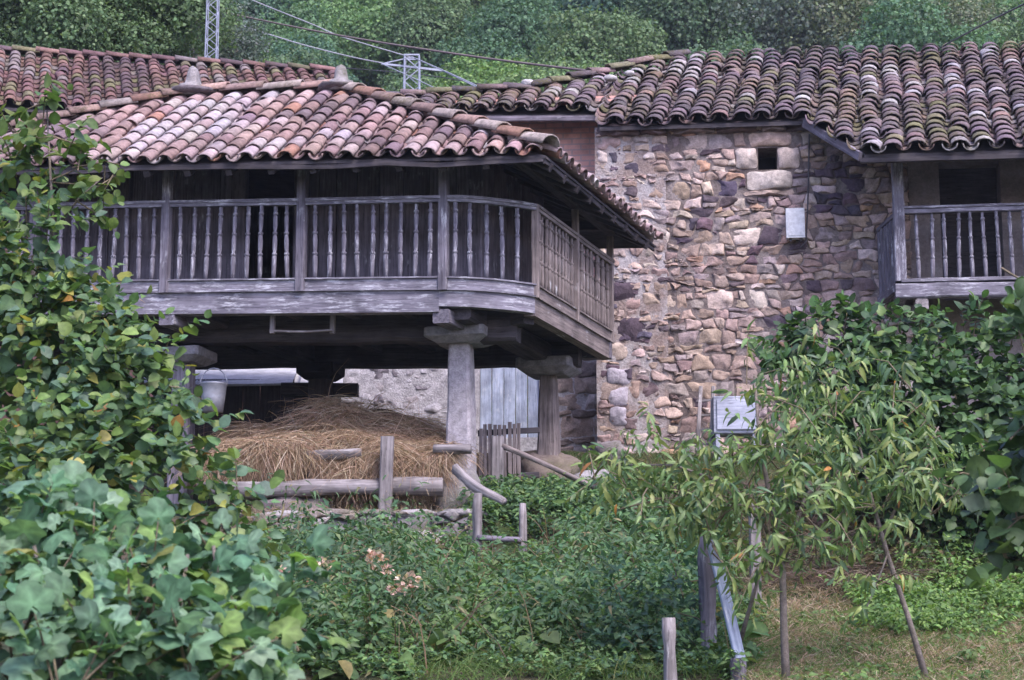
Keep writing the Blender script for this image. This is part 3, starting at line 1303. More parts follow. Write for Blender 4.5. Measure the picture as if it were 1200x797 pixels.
# plastered wall with the balcony door, right of the stones
t = NT('grey_plaster')
g = t.n('ShaderNodeTexCoord').outputs['Object']
n1 = t.noise(g, 2.5, 7, .65)
n2 = t.noise(g, 28, 6, .7)
c = t.ramp(n1, [(.3, (.16, .13, .12)), (.6, (.3, .26, .25)), (.75, (.38, .35, .35))])
c = t.mix(.6, c, t.ramp(n2, [(.3, .6), (.7, 1.3)]), 'MULTIPLY')
t.bump(n2, .5, .02)
M_PLASTER = t.fin(c, .95, .1)
dx0, dx1 = on_wall(1102, 250)[0], on_wall(1174, 250)[0]
bf = on_wall(1100, 352)[1]
dtop = on_wall(1100, 190)[1]
END = 9.5
m = MB()
wbox(m, ws1, dx0, -.3, wtop + .1, -.5, 0)
wbox(m, dx1, END, -.3, wtop + .1, -.5, 0)
wbox(m, dx0, dx1, -.3, bf, -.5, 0)
wbox(m, dx0, dx1, dtop, wtop + .1, -.5, 0)
m.build('plaster_wall', M_PLASTER, sh)
m = MB()
wbox(m, dx0, dx1, bf, dtop, -.45, -.38)
m.build('balcony_door', M_DARK, sh)
# rear and side walls so that the house stands
m = MB()
wbox(m, 0, END, -.3, wtop + .3, -6.4, -6.0)
wbox(m, END - .4, END, -.3, wtop + .3, -6, -.5)
wbox(m, 0, .35, -.3, wtop, -6, -.5)
m.build('rear_wall', M_MORTAR, sh)

# brick wing with whitewashed ground floor, set back
BK = 1.1


def WG(s, z_, o=0.0):
    return HW(s, z_, o - BK)


bl0 = on_wall(396, 470, BK)[0]
bl1 = on_wall(720, 470, BK)[0] + .4
bz_split = on_wall(640, 330, BK)[1]
bz_top = on_wall(640, 132, BK)[1]
dr0, dr1 = on_wall(562, 470, BK)[0], on_wall(632, 470, BK)[0]
drz0, drz1 = on_wall(600, 505, BK)[1] - .1, on_wall(600, 400, BK)[1]
t = NT('salmon_brick')
g = t.attr('gco').outputs['Vector']
br = t.n('ShaderNodeTexBrick', Vector=g, Scale=1.0)
br.inputs['Color1'].default_value = (.56, .3, .25, 1)
br.inputs['Color2'].default_value = (.64, .37, .31, 1)
br.inputs['Mortar'].default_value = (.42, .3, .28, 1)
br.inputs['Mortar Size'].default_value = .012
br.inputs['Brick Width'].default_value = .26
br.inputs['Row Height'].default_value = .085
n1 = t.noise(g, 4, 5)
c = t.mix(1.0, br.outputs['Color'], t.ramp(n1, [(.3, .7), (.7, 1.2)]), 'MULTIPLY')
t.bump(br.outputs['Fac'], -.4, .01)
M_BRICK = t.fin(c, .9, .15)


def wg_box(m, s0, s1, z0, z1, o0, o1):
    q = [WG(s0, z0, o1), WG(s1, z0, o1), WG(s1, z0, o0), WG(s0, z0, o0), WG(s0, z1, o1), WG(s1, z1, o1), WG(s1, z1, o0), WG(s0, z1, o0)]
    gg = [(s0, z0, 0), (s1, z0, 0), (s1, z0, 0), (s0, z0, 0), (s0, z1, 0), (s1, z1, 0), (s1, z1, 0), (s0, z1, 0)]
    m.add(q, [(3, 2, 1, 0), (4, 5, 6, 7), (0, 1, 5, 4), (1, 2, 6, 5), (2, 3, 7, 6), (3, 0, 4, 7)], (1, 1, 1), gg)


m = MB()
wg_box(m, bl0, bl1, bz_split, bz_top + .15, -.35, .25)
m.build('brick_wall', M_BRICK, sh)
m = MB()
for a_, b_, c_, d_ in ((bl0, dr0, -.6, bz_split), (dr1, bl1, -.6, bz_split), (dr0, dr1, drz1, bz_split), (dr0, dr1, -.6, drz0)):
    q = len(m.v)
    wg_box(m, a_, b_, c_, d_, -.35, .014)
    m.c[q:] = [(.44, .42, .44, 1)] * (len(m.v) - q)
M_WASH = stonem('whitewash', .8, .15, .95, .9, .7)
lw = m.build('lower_wall', M_WASH, sh)
# stones half covered by whitewash
mw = (MB(), MB())
rn = random.Random(15)
for (x, y, r), poly in courses(bl1 - bl0, bz_split, .12, .26, .16, .42, rn):
    poly = [(p[0] + bl0, p[1] - .1) for p in poly]
    cx = sum(p[0] for p in poly) / len(poly)
    if dr0 - .22 < cx < dr1 + .2:
        continue
    poly = clip(poly, 1, 0, dr0 - .05) if cx < dr0 else clip(poly, -1, 0, -dr1 - .05)
    if len(poly) < 3:
        continue
    ww = cx < dr0 - .2
    c = rn.choice([(.42, .4, .43), (.5, .48, .5), (.32, .3, .32), (.36, .33, .34), (.2, .18, .2)]) if ww else rn.choice([(.34, .27, .24), (.4, .35, .34), (.3, .24, .21), (.22, .18, .17)])
    stone(mw[0 if cx < dr0 else 1], poly, WG, rn.uniform(.006, .022) if ww else rn.uniform(.04, .07), .003 if ww else .012, c, rn)
mw[0].build('whitewashed_stone', M_STONE, lw, True)
mw[1].build('bare_stone', M_STONE, lw, True)
m = MB()
nb = 5
for i in range(nb):
    a = dr0 + (dr1 - dr0) * i / nb
    b = dr0 + (dr1 - dr0) * (i + 1) / nb
    m.beam(WG((a + b) / 2, drz0, -.06 + RND.uniform(0, .01)), WG((a + b) / 2, drz1, -.06), b - a - .012, .04, up=HB, ch=.1)
m.build('plank_door', M_BLUEW, sh)

# corner quoins, pale painted
rn = random.Random(5)
for i, (y0, y1, x0, x1) in enumerate(((372, 405, 720, 757), (331, 354, 717, 754), (432, 452, 712, 740), (453, 476, 713, 736), (477, 500, 714, 735))):
    m = MB()
    a, b = on_wall(x0, y1), on_wall(x1, y0)
    stone(m, [(a[0], a[1]), (b[0], a[1]), (b[0], b[1]), (a[0], b[1])], HW, .085, .005, (.085, .063, .078) if i < 2 else (.42, .38, .42), rn, 20)
    m.build('corner_quoin', M_STONE, wall, True)

# one big roof plane; eave steps back at the left over the brick wing
RE0 = P(697, 150, 26.75)
SLP = .63
upd = (HB + HE * .10).normalized()
RUP = (upd + Z * SLP).normalized()
rise = math.sqrt(1 + SLP * SLP)


def on_roof(px, py):
    """(s,t) on the roof plane seen at a pixel"""
    n = HE.cross(RUP)
    Cc = Vector((0, 0, EYE))
    d = P(px, py, 10) - Cc
    q = Cc + d * ((RE0 - Cc).dot(n) / d.dot(n)) - RE0
    # solve q = s*HE + t*RUP
    a = HE.dot(RUP)
    qs, qt = q.dot(HE), q.dot(RUP)
    t_ = (qt - a * qs) / (1 - a * a)
    return qs - a * t_, t_


o1 = on_roof(697, 152)
o2 = on_roof(940, 149)
o3 = on_roof(1008, 182)
o4 = on_roof(1200, 183)
k_r = on_roof(803, 73)
k_r2 = on_roof(1200, 66)
w_l0 = on_roof(440, 136)
w_l1 = on_roof(697, 135)
w_t = on_roof(620, 113)
w_tl = on_roof(440, 125)
RT = k_r[1]
poly_main = [(o1[0], 0), (o2[0], 0), (o3[0], o3[1]), (11.2, o3[1]), (11.2, RT), (k_r[0], RT), (w_t[0], w_t[1]), (w_tl[0], w_tl[1]), (w_l0[0], w_l0[1]), (w_l1[0] - .05, w_l1[1])]
poly_main = [(o1[0], 0), (o2[0], 0), (o3[0], o3[1]), (11.2, o3[1]), (11.2, RT), (k_r[0], RT), (o1[0], w_t[1] + (RT - w_t[1]) * (o1[0] - w_t[0]) / (k_r[0] - w_t[0]))]
poly_wing = [(w_l0[0], w_l0[1]), (o1[0], w_l1[1]), (o1[0], poly_main[-1][1]), (w_t[0], w_t[1]), (w_tl[0], w_tl[1])]
PAL_B = [(.11, .09, .105), (.15, .115, .13), (.18, .165, .1), (.18, .135, .15), (.22, .15, .15), (.26, .17, .16), (.36, .33, .34)]
WT_B = [3, 4, 1.6, 4, 3, 1.6, 1.2]
m = MB()
rr = random.Random(31)


def sagb(s, t):
    return .05 * noise.noise(Vector((s * .5, t * .7, 7)))


tile_slope(m, RE0, HE, RUP, poly_wing, .3, .22, PAL_B, WT_B, r=.105, jit=.024, stray=.2, rnd=rr, sag=sagb, cov=1.3, flat=.74, rag=.05)
tile_slope(m, RE0, HE, RUP, poly_main, .3, .22, PAL_B, WT_B, r=.105, jit=.028, stray=.2, rnd=rr, sag=sagb, cov=1.3, flat=.74, rag=.05)
hroof = m.build('roof', M_TILE_B, sh, True)
m = MB()


def RP(st, h=0):
    return RE0 + HE * st[0] + RUP * st[1] + Z * h


ridge_tiles(m, RP(w_t, .1), RP((k_r[0], RT), .1), PAL_B, .12, .36, rnd=rr, jit=.09)
ridge_tiles(m, RP(w_tl, .1), RP(w_t, .1), PAL_B, .12, .36, rnd=rr, jit=.09)
m.build('ridge_tile', M_TILE_B, hroof, True)
m = MB()
slab(m, [RP(p) for p in ((o1[0] + .05, .05), (o2[0], .05), (o2[0], RT - .02), (k_r[0] + .05, RT - .02))], -.06, -.01)
slab(m, [RP(p) for p in ((o2[0] + .003, .05), (o3[0] + .05, o3[1] + .05), (11.1, o3[1] + .05), (11.1, RT - .02), (o2[0] + .003, RT - .02))], -.06, -.01)
slab(m, [RP(p) for p in ((w_l0[0], w_l0[1] + .04), (w_l1[0], w_l1[1] + .04), (o1[0] + .047, .05), (k_r[0] + .047, RT - .02), (w_t[0], w_t[1] - .02), (w_tl[0], w_tl[1] - .02))], -.06, -.01)
# back slope
slab(m, [RP((k_r[0], RT)), RP((11.2, RT)), RP((11.2, RT)) + HB * 3.6 - Z * 2.2, RP((k_r[0] - 1, RT)) + HB * 3.6 - Z * 2.2], -.06, .0)
slab(m, [RP((w_tl[0], w_tl[1])), RP(w_t), RP((k_r[0], RT)), RP((k_r[0] - 1, RT)) + HB * 3.6 - Z * 2.2, RP(w_tl) + HB * 3.6 - Z * 1.0], -.06, -.003)
m.build('roof_deck', M_DARK, hroof)
m = MB()
m.beam(RP((o2[0] + .02, .0), -.02), RP((o3[0], o3[1]), -.02), .05, .12)
m.build('verge_board', M_PLANK, hroof)
m = MB()
m.beam(RP((o3[0], o3[1] + .08), -.1), RP((11.1, o3[1] + .08), -.1), .06, .07)
m.build('eave_board', M_DARK, hroof)
m = MB()
m.beam(RP((w_l0[0], w_l0[1] + .03), -.06), RP((w_l1[0], w_l1[1] + .03), -.06), .06, .08)
m.build('eave_board', M_PLANK, hroof)
# flat eave stones on top of the wall
m = MB()
rn = random.Random(77)
s = .02
while s < on_wall(1000, 160)[0]:
    l = rn.uniform(.3, .7)
    z_ = wtop - .05
    stone(m, [(s, z_ - .09), (s + l, z_ - .09), (s + l, z_ + .06), (s, z_ + .06)], HW, .16, .004, rn.choice([(.1, .08, .09), (.14, .1, .1), (.2, .16, .15)]), rn)
    s += l
m.build('eave_stone', M_STONE, wall, True)
# loose stones that hold the ridge tiles down
for (px, py, r) in ((618, 111, .08), (716, 105, .075), (738, 99, .06)):
    q = RP(on_roof(px, py + 3), .22)
    m = MB()
    rock_mesh(m, q, r * 1.3, r, r * .65, (.45, .43, .43), px)
    o = m.build('loose_stone', M_DRYST, hroof, True)

# balcony
bal = MB()
BO = 1.0


def BW(s, z_, o):
    return HW(s, z_, o)


def on_bal(px, py):
    return on_wall(px, py, -BO)


b0, bz0 = on_bal(1056, 330)
_, bzr = on_bal(1100, 243)
b1 = 9.0
m = MB()
m.beam(BW(b0 - .08, bz0 - .14, BO), BW(b1, bz0 - .14, BO), .16, .2, wob=.01)
m.beam(BW(b0, bz0, BO + .01), BW(b1, bz0, BO + .01), .13, .05)
m.beam(BW(b0 + .02, bz0 - .13, BO - .1), BW(b0 + .02, bz0 - .13, .1), .15, .17)
m.build('balcony_beam', M_WOODP, sh)
m = MB()
for i in range(5):
    m.beam(BW(b0 + .1, bz0 - .0, .12 + i * .17), BW(b1, bz0 - .0, .12 + i * .17), .16, .04)
m.build('balcony_floor', M_DARK, sh)
for s in (b0 + .25, b0 + 1.9, b0 + 3.2):
    m = MB()
    m.beam(BW(s, bz0 - .33, BO + .06), BW(s, bz0 - .33, -.1), .17, .16, wob=.01)
    m.build('balcony_bracket', M_LOG, sh)
m = MB()
m.beam(BW(b0, bzr - .05, BO), BW(b1, bzr - .05, BO), .1, .06)
m.beam(BW(b0, bzr, BO), BW(b1, bzr, BO), .13, .035)
brail = m.build('balcony_handrail', M_WOODP, sh)
BAL_B = [baluster_mesh('baluster', M_WOODP, 30 + i, bzr - bz0 - .08) for i in range(3)]
s = b0 + .24
while s < b1:
    put_baluster(RND.choice(BAL_B), BW(s, bz0 + .01, BO), brail, sh, .035)
    s += .175
m = MB()
m.beam(BW(b0, bz0, BO), BW(b0, on_bal(1050, 190)[1], BO), .15, .13, up=HB)
m.build('balcony_post', M_WOODP, sh)
m = MB()
for i in range(6):
    o_ = BO - .12 - i * .15
    sx = b0 - .03 - .17 * (i + 1) / 6
    m.beam(BW(sx, bz0 - .02, o_), BW(sx, bzr - .12, o_), .14, .03, up=HE)
m.beam(BW(b0 - .03, bzr - .06, BO - .05), BW(b0 - .2, bzr - .06, .03), .05, .06)
m.beam(BW(b0 - .03, bz0 - .06, BO - .05), BW(b0 - .2, bz0 - .06, .03), .09, .12)
m.build('balcony_side_board', M_WOOD, sh)

# white utility box on the wall, and its cable
a, b = on_wall(921, 283), on_wall(942, 248)
ub = thing('utility_box', 'small white weathered utility box on the stone wall', 'utility box', HW(a[0], a[1], .12))
M_WHITE = plain('chipped_white_paint', (.62, .63, .64), .6, .3, .3, 18)
m = MB()
m.beam(HW((a[0] + b[0]) / 2, a[1], .15), HW((a[0] + b[0]) / 2, b[1], .15), b[0] - a[0], .14, up=HB, ch=.04, wob=0)
bx = m.build('box', M_WHITE, ub)
m = MB()
m.beam(HW((a[0] + b[0]) / 2, a[1] + .03, .223), HW((a[0] + b[0]) / 2, b[1] - .03, .223), b[0] - a[0] - .05, .012, up=HB, ch=.1, wob=0)
m.build('door', M_WHITE, ub)
m = MB()
m.beam(HW(a[0] + .06, a[1] - .04, .16), HW(a[0] + .06, a[1], .16), .03, .03, wob=0)
m.beam(HW(b[0] - .06, a[1] - .04, .16), HW(b[0] - .06, a[1], .16), .03, .03, wob=0)
m.build('cable_gland', M_WIRE, ub)
m = MB()
q = [on_wall(x, y) for x, y in ((948, 160), (947, 210), (946, 250), (944, 286), (938, 292))]
m.tube([HW(s, z_, .11 + .01 * (i % 2)) for i, (s, z_) in enumerate(q)], .011, 6)
tag(m.build('wall_cable', M_WIRE), 'thin black cable running down the stone wall beside the white box', 'cable')
m = MB()
q = [on_wall(x, y) for x, y in ((1034, 285), (1040, 268), (1048, 256), (1053, 250))]
m.tube([HW(s, z_, .14) for s, z_ in q], .018, 6)
tag(m.build('wall_pipe', M_WIRE), 'short dark pipe slanting from the stone wall to the balcony', 'pipe')

# ------------------------------------------------------------------ house behind, upper left
TA, TB = P(-70, 62, 33.0), P(388, 90, 34.6)
EA, EB = P(-70, 122, 30.0), P(330, 140, 31.4)
e = (TB - TA).normalized()
bh = thing('tiled_house', 'house behind the granary with dark red mossy tile roof', 'house', (TA.x + 2.5, TA.y + 1, gh(TA.x, TA.y)))
PAL_C = [(.12, .08, .09), (.16, .09, .095), (.17, .15, .09), (.19, .105, .1), (.23, .13, .12), (.22, .18, .18)]
m = MB()
rr = random.Random(41)
slope_from(m, EA, EA + (TB - TA), [TB, TA], .27, .3, PAL_C, [3, 4, 2, 4, 2, 1], rnd=rr, r=.095, jit=.015)
ro = m.build('roof', M_TILE_C, bh, True)
m = MB()
ridge_tiles(m, TA + Z * .08, TB + Z * .08, PAL_C, .12, .4, rnd=rr)
m.build('ridge_tile', M_TILE_C, ro, True)
m = MB()
bk = Vector((e.y * -1, e.x, 0))
EB2 = EA + (TB - TA)
slab(m, [EA, EB2, TB, TA], -.05, -.01)
slab(m, [TA, TB, TB + bk * 3 - Z * 1.9, TA + bk * 3 - Z * 1.9], -.05, -.013)
m.build('roof_deck', M_DARK, ro)
M_REDPL = plain('dark_red_plaster', (.1, .06, .055), .9, .1, .4, 4)
m = MB()
g0 = gh(EA.x, EA.y) - 1
a, b = EA + bk * .35 + e * .3, EB2 + bk * .35 - e * .3
zt_ = min(EA.z, EB2.z) - .15
c_, d_ = b + bk * 5, a + bk * 5
m.hexa([V(a.x, a.y, g0), V(b.x, b.y, g0), V(c_.x, c_.y, g0), V(d_.x, d_.y, g0), V(a.x, a.y, zt_), V(b.x, b.y, zt_), V(c_.x, c_.y, zt_), V(d_.x, d_.y, zt_)])
m.build('wall', M_REDPL, bh)

# low shed with a pale sheet roof, seen under the granary
sd0 = P(262, 449, 26.6)
shd = thing('low_shed', 'low dark shed with pale sheet roof seen beneath the granary', 'shed', (sd0.x, sd0.y, gh(sd0.x, sd0.y)))
M_SHEET = plain('pale_sheet_roof', (.46, .46, .48), .8, .3, .45, 5)
m = MB()
for (a, b, c, d) in ((P(160, 452, 26.6), P(342, 449, 26.6), P(356, 414, 29.0), P(170, 414, 29.0)), (P(343, 455, 26.9), P(402, 457, 26.9), P(402, 436, 28.0), P(347, 436, 28.0))):
    slab(m, [a, b, c, d], -.03, 0)
m.build('sheet_roof', M_SHEET, shd)
m = MB()
for k in range(7):
    a, b = P(170 + 30 * k, 452, 26.58), P(178 + 30 * k, 414, 29.0)
    m.beam(a + Z * .01, b + Z * .01, .02, .02, seg=1, wob=0)
m.build('sheet_seam', M_SHEET, shd)
m = MB()
for (x0, x1, Y) in ((180, 345, 26.9),):
    a, b = P(x0, 455, Y), P(x1, 455, Y)
    a.z -= .05
    board_wall(m, Vector((a.x, a.y, 0)), Vector((b.x, b.y, 0)), gh(a.x, a.y) - .2, a.z + .17)
a, b = P(340, 462, 27.0), P(400, 462, 27.2)
board_wall(m, Vector((a.x, a.y, 0)), Vector((b.x, b.y, 0)), gh(a.x, a.y) - .2, a.z)
m.build('wall', M_DARK, shd)
# beam lying across the gap
m = MB()
m.beam(P(420, 457, 25.5), P(470 - 140, 457, 25.5), .18, .16, wob=.01)
tag(m.build('wooden_beam', M_DARK), 'short dark beam lying behind the hay beneath the granary', 'beam')

# bucket hanging at the left pillar
bc = P(250, 466, 22.75)
bu = thing('bucket', 'grey metal bucket hanging by its handle on the left pillar', 'bucket', bc - Z * .17)
M_BUCK = plain('dull_zinc', (.3, .31, .35), .5, .5, .3, 9, .4)
m = MB()
prof = [(-.17, .0), (-.17, .12), (0, .14), (.15, .155), (.165, .168), (.165, .15), (0, .13), (-.15, .11), (-.15, .0)]
NP = 20
m.add([bc + V(r_ * math.cos(2 * math.pi * k / NP), r_ * math.sin(2 * math.pi * k / NP), z_) for z_, r_ in prof for k in range(NP)],
      [(i * NP + k, i * NP + (k + 1) % NP, i * NP + NP + (k + 1) % NP, i * NP + NP + k) for i in range(len(prof) - 1) for k in range(NP)])
m.build('pail', M_BUCK, bu, True)
m = MB()
m.tube([bc + V(.16 * math.cos(a), 0, .15 + .2 * math.sin(a)) for a in [math.pi * i / 10 for i in range(11)]], .008, 5)
m.build('handle', M_BUCK, bu, True)

# ------------------------------------------------------------------ hay, logs, posts, fences, low walls


def px2m(r, Y):
    return r * Y / F


dw = thing('dry_stone_wall', 'low dry stone wall below the hay with dry grass on its top', 'stone wall', P(420, 640, 21.6))
A0, A1 = P(296, 650, 21.75), P(548, 652, 21.45)
de = Vector((A1.x - A0.x, A1.y - A0.y, 0))
dl = de.length
de.normalize()
dn = de.cross(Z)
dz0 = 2.9
dh = P(420, 602, 21.6).z - dz0


def DWF(s_, z_, o):
    return Vector((A0.x, A0.y, dz0)) + de * s_ + Z * z_ + dn * (o - z_ * .12)


m = MB()
rn = random.Random(19)
for (x, y, r), poly in cells(dl, dh, .2, rn, 1.9, .25):
    c = rn.choice([(.22, .2, .2), (.3, .27, .26), (.17, .15, .16), (.26, .22, .19)])
    stone(m, poly, DWF, rn.uniform(.06, .12), .012, c, rn)
s_ = 0
while s_ < dl:
    l = rn.uniform(.25, .6)
    q = DWF(s_ + l / 2, dh, -.15)
    rock_mesh(m, q, l * .52, .22, rn.uniform(.05, .08), rn.choice([(.3, .28, .28), (.24, .22, .22), (.2, .17, .15)]), rn.random() * 9, .35)
    s_ += l
m.build('wall_stones', M_DRYST, dw, True)
m = MB()
q = [DWF(-.1, -.4, -.03), DWF(dl + .1, -.4, -.03), DWF(dl + .1, -.4, -.6), DWF(-.1, -.4, -.6), DWF(-.1, dh, -.03), DWF(dl + .1, dh, -.03), DWF(dl + .1, dh, -.6), DWF(-.1, dh, -.6)]
m.hexa(q, (.4, .35, .33))
m.build('earth_core', M_MORTAR, dw)


def rock(px, py, rx, ry, Y, col, label, name='boulder', seed=1, dep=.8):
    c = P(px, py, Y)
    m = MB()
    rock_mesh(m, c, px2m(rx, Y), px2m(rx, Y) * dep, px2m(ry, Y), col, seed, .45, 22, 14)
    return tag(m.build(name, M_DRYST, None, True, org=c), label, 'boulder')


rock(640, 560, 38, 28, 24.7, (.2, .16, .14), 'brown boulder carrying the rear right pillar', seed=3)
rock(345, 598, 40, 16, 22.3, (.22, .18, .18), 'flat boulder lying under the logs beneath the hay', seed=5)
rock(697, 575, 26, 26, 23.6, (.32, .3, .31), 'pale grey boulder at the foot of the slanting pole', seed=7)
rock(716, 530, 16, 12, 25.6, (.25, .22, .23), 'small grey boulder by the corner of the stone house', seed=9)
rock(286, 640, 22, 18, 21.3, (.3, .27, .27), 'grey boulder at the left end of the dry stone wall', seed=12)
rock(495, 640, 20, 16, 21.2, (.34, .31, .28), 'pale boulder at the right end of the dry stone wall', seed=13)
rock(536, 585, 24, 34, 22.25, (.27, .25, .25), 'upright ivy-grown boulder at the foot of the front pillar', seed=14, dep=.6)


def log(px0, py0, px1, py1, Y0, Y1, r0, r1, label, name='log', mat=None, cat='log', wob=.12, bend=0.0, n=9):
    a, b = P(px0, py0, Y0), P(px1, py1, Y1)
    m = MB()
    pts, rd = [], []
    for i in range(n + 1):
        t = i / n
        q = a.lerp(b, t)
        q += Vector((nz(q, 1.7), nz(q, 1.7, 5), nz(q, 1.7, 9))) * bend
        pts.append(q)
        rd.append(r0 + (r1 - r0) * t)
    m.tube(pts, rd, 12, (1, 1, 1), wob * 1.9)
    return tag(m.build(name, mat or M_LOG, None, True, org=(a + b) / 2), label, cat)


log(232, 574, 519, 570, 22.15, 22.0, .085, .1, 'long bleached log lying across under the hay')
log(345, 536, 424, 530, 22.25, 22.2, .06, .06, 'short grey log poking out of the hay front')
log(250, 546, 350, 549, 22.7, 22.6, .1, .1, 'thick dark log in shade under the hay', mat=M_WOOD)
log(438, 549, 512, 563, 22.3, 22.2, .03, .035, 'thin pole lying on the long bleached log', 'pole', cat='pole')
log(455, 582, 492, 602, 22.6, 22.3, .04, .035, 'short fallen branch in the shade behind the hay post', 'branch', M_WOOD, 'branch')
log(508, 526, 552, 527, 22.15, 22.1, .05, .06, 'short weathered log end wedged against the front pillar')
log(533, 548, 590, 590, 21.7, 21.4, .06, .04, 'crooked thick branch leaning from the front pillar to the fence', 'branch', M_LOG, 'branch', .2, .11, 16)


def post(px, py0, py1, Y, wd, label, dx=0, mat=None, square=False, name='fence_post'):
    b, t_ = P(px, py1, Y), P(px + dx, py0, Y)
    b.z = min(b.z, gh(b.x, b.y)) - .2
    m = MB()
    if square:
        m.beam(b, t_, wd, wd * .9, up=V(0, 1, 0))
    else:
        n = 7
        m.tube([b.lerp(t_, i / n) + Vector((nz(b.lerp(t_, i / n), 2), 0, 0)) * .03 for i in range(n + 1)], [wd / 2] * n + [wd * .42], 11, (1, 1, 1), .34)
    return tag(m.build(name, mat or M_LOG, None, not square, org=b), label, 'post')


post(451, 512, 601, 21.95, .15, 'square grey post standing in front of the hay', 3, M_LOG, True)
post(557, 578, 658, 20.9, .1, 'left round post of the short rustic fence', 4)
post(611, 590, 667, 20.9, .09, 'right round post of the short rustic fence', 2)
log(559, 630, 611, 633, 20.85, 20.85, .028, .035, 'dark log rail across the short rustic fence', 'fence_rail', M_WOOD, 'rail')
post(784, 724, 800, 14.6, .1, 'stubby round grey post beside the dark leafy bush', 1)
post(830, 628, 790, 15.6, .13, 'tall dark round post behind the pale blue board', -2, M_WOOD)
post(868, 772, 800, 15.0, .13, 'short dark stump at the foot of the pale blue board', 0, M_WOOD)
post(884, 590, 640, 17.8, .1, 'pale square post half hidden behind the peach leaves', 0, M_LOG, True)
post(583, 512, 575, 23.0, .15, 'square post with flat top before the slatted gate', 0, M_LOG, True)
a, b = P(831, 628, 15.35), P(867, 772, 15.1)
m = MB()
m.beam(a, b, .085, .035, up=V(.3, -1, .2), wob=.008)
tag(m.build('painted_board', M_BLUEW, None, False, org=(a + b) / 2), 'pale blue painted board leaning on the dark post', 'board')
log(588, 522, 702, 573, 22.95, 22.9, .035, .03, 'thin slanting pole running down to the pale boulder', 'pole', M_WOODB, 'pole', .12, .03)
gt = thing('slat_gate', 'small grey gate of upright wooden slats behind the front pillar', 'gate', P(588, 575, 23.7))
rn = random.Random(6)
for i in range(9):
    px = 563 + i * 5.7
    m = MB()
    m.beam(P(px, 578, 23.7), P(px + rn.uniform(-1, 1), 494 + rn.uniform(-3, 6) + (4 if i < 2 else 0), 23.7), .045, .025, up=V(0, 1, 0), seg=3)
    m.build('slat', M_WOODB, gt)
for py in (508, 560):
    m = MB()
    m.beam(P(560, py, 23.75), P(632, py - 4, 23.75), .07, .04, up=V(0, 1, 0))
    m.build('gate_rail', M_DARK, gt)

# ladder and grey cupboard before the stone house
ld = thing('ladder', 'short bleached wooden ladder leaning on the stone house', 'ladder', P(824, 525, 26.0))
for px in (817, 832):
    m = MB()
    m.beam(P(px, 530, 25.9), P(px + 4, 454, 26.55), .05, .06, up=V(0, 1, 0))
    m.build('ladder_rail', M_LOG, ld)
for k in range(4):
    py = 470 + k * 17
    m = MB()
    t_ = (530 - py) / 76
    m.beam(P(816, py, 25.9 + .65 * t_), P(836, py - 1, 25.9 + .65 * t_), .03, .03)
    m.build('rung', M_LOG, ld)
cb = thing('cupboard', 'grey painted wooden cupboard on legs before the stone house', 'cupboard', P(856, 525, 25.6))
M_GREYP = wood('grey_blue_paint', (.24, .26, .32), (.4, .42, .5), .2)
a, b = P(837, 508, 25.6), P(888, 464, 25.6)
m = MB()
m.beam(Vector((a.x, 25.8, (a.z + b.z) / 2)), Vector((b.x, 25.8, (a.z + b.z) / 2)), .4, b.z - a.z, ch=.03)
bd = m.build('body', M_GREYP, cb)
m = MB()
m.beam(Vector((a.x + .04, 25.585, (a.z + b.z) / 2)), Vector((b.x - .04, 25.585, (a.z + b.z) / 2)), .025, b.z - a.z - .1, ch=.1)
m.build('door', M_GREYP, cb)
for x in (a.x + .05, b.x - .05):
    for y in (25.65, 25.95):
        m = MB()
        m.beam(Vector((x, y, gh(x, y) - .05)), Vector((x, y, a.z)), .06, .06)
        m.build('leg', M_GREYP, cb)

# hay
hp = thing('hay_pile', 'heap of brown loose hay piled on logs under the granary', 'hay', P(390, 540, 23.2))
HXs = [235, 262, 300, 345, 375, 400, 440, 480, 510, 532]
HT = [520, 508, 502, 496, 470, 463, 474, 485, 497, 510]
HBt = [545, 540, 528, 532, 545, 560, 556, 548, 552, 540]


def hay_surf(px, q):
    top, bot = np.interp(px, HXs, HT), np.interp(px, HXs, HBt)
    Y = 23.75 - 1.5 * min(1, q * 1.3) ** .8
    return P(px, top + (bot - top) * q ** 1.15, Y)


m = MB()
nx_, nq = 44, 16
vs_ = []
for j in range(nq + 1):
    for i in range(nx_ + 1):
        px = 235 + 297 * i / nx_
        p = hay_surf(px, j / nq)
        p += Vector((0, .09, -.05)) + Vector((nz(p, 2), nz(p, 2, 4), nz(p, 2.3, 8))) * .15
        vs_.append(p)
fs = [(j * (nx_ + 1) + i, (j + 1) * (nx_ + 1) + i, (j + 1) * (nx_ + 1) + i + 1, j * (nx_ + 1) + i + 1) for j in range(nq) for i in range(nx_)]
nb = len(vs_)
for i in range(nx_ + 1):
    p = vs_[i].copy()
    vs_.append(p + Vector((0, .5, -.6)))
fs += [(i + 1, nb + i + 1, nb + i, i) for i in range(nx_)]
nb2 = len(vs_)
for i in range(nx_ + 1):
    p = vs_[nq * (nx_ + 1) + i].copy()
    vs_.append(p + Vector((0, .9, .1)))
fs += [(nq * (nx_ + 1) + i, nb2 + i, nb2 + i + 1, nq * (nx_ + 1) + i + 1) for i in range(nx_)]
m.add(vs_, fs, (.13, .09, .05))
m.build('hay_core', M_STONE, hp, True)
paths = []
rn = random.Random(3)
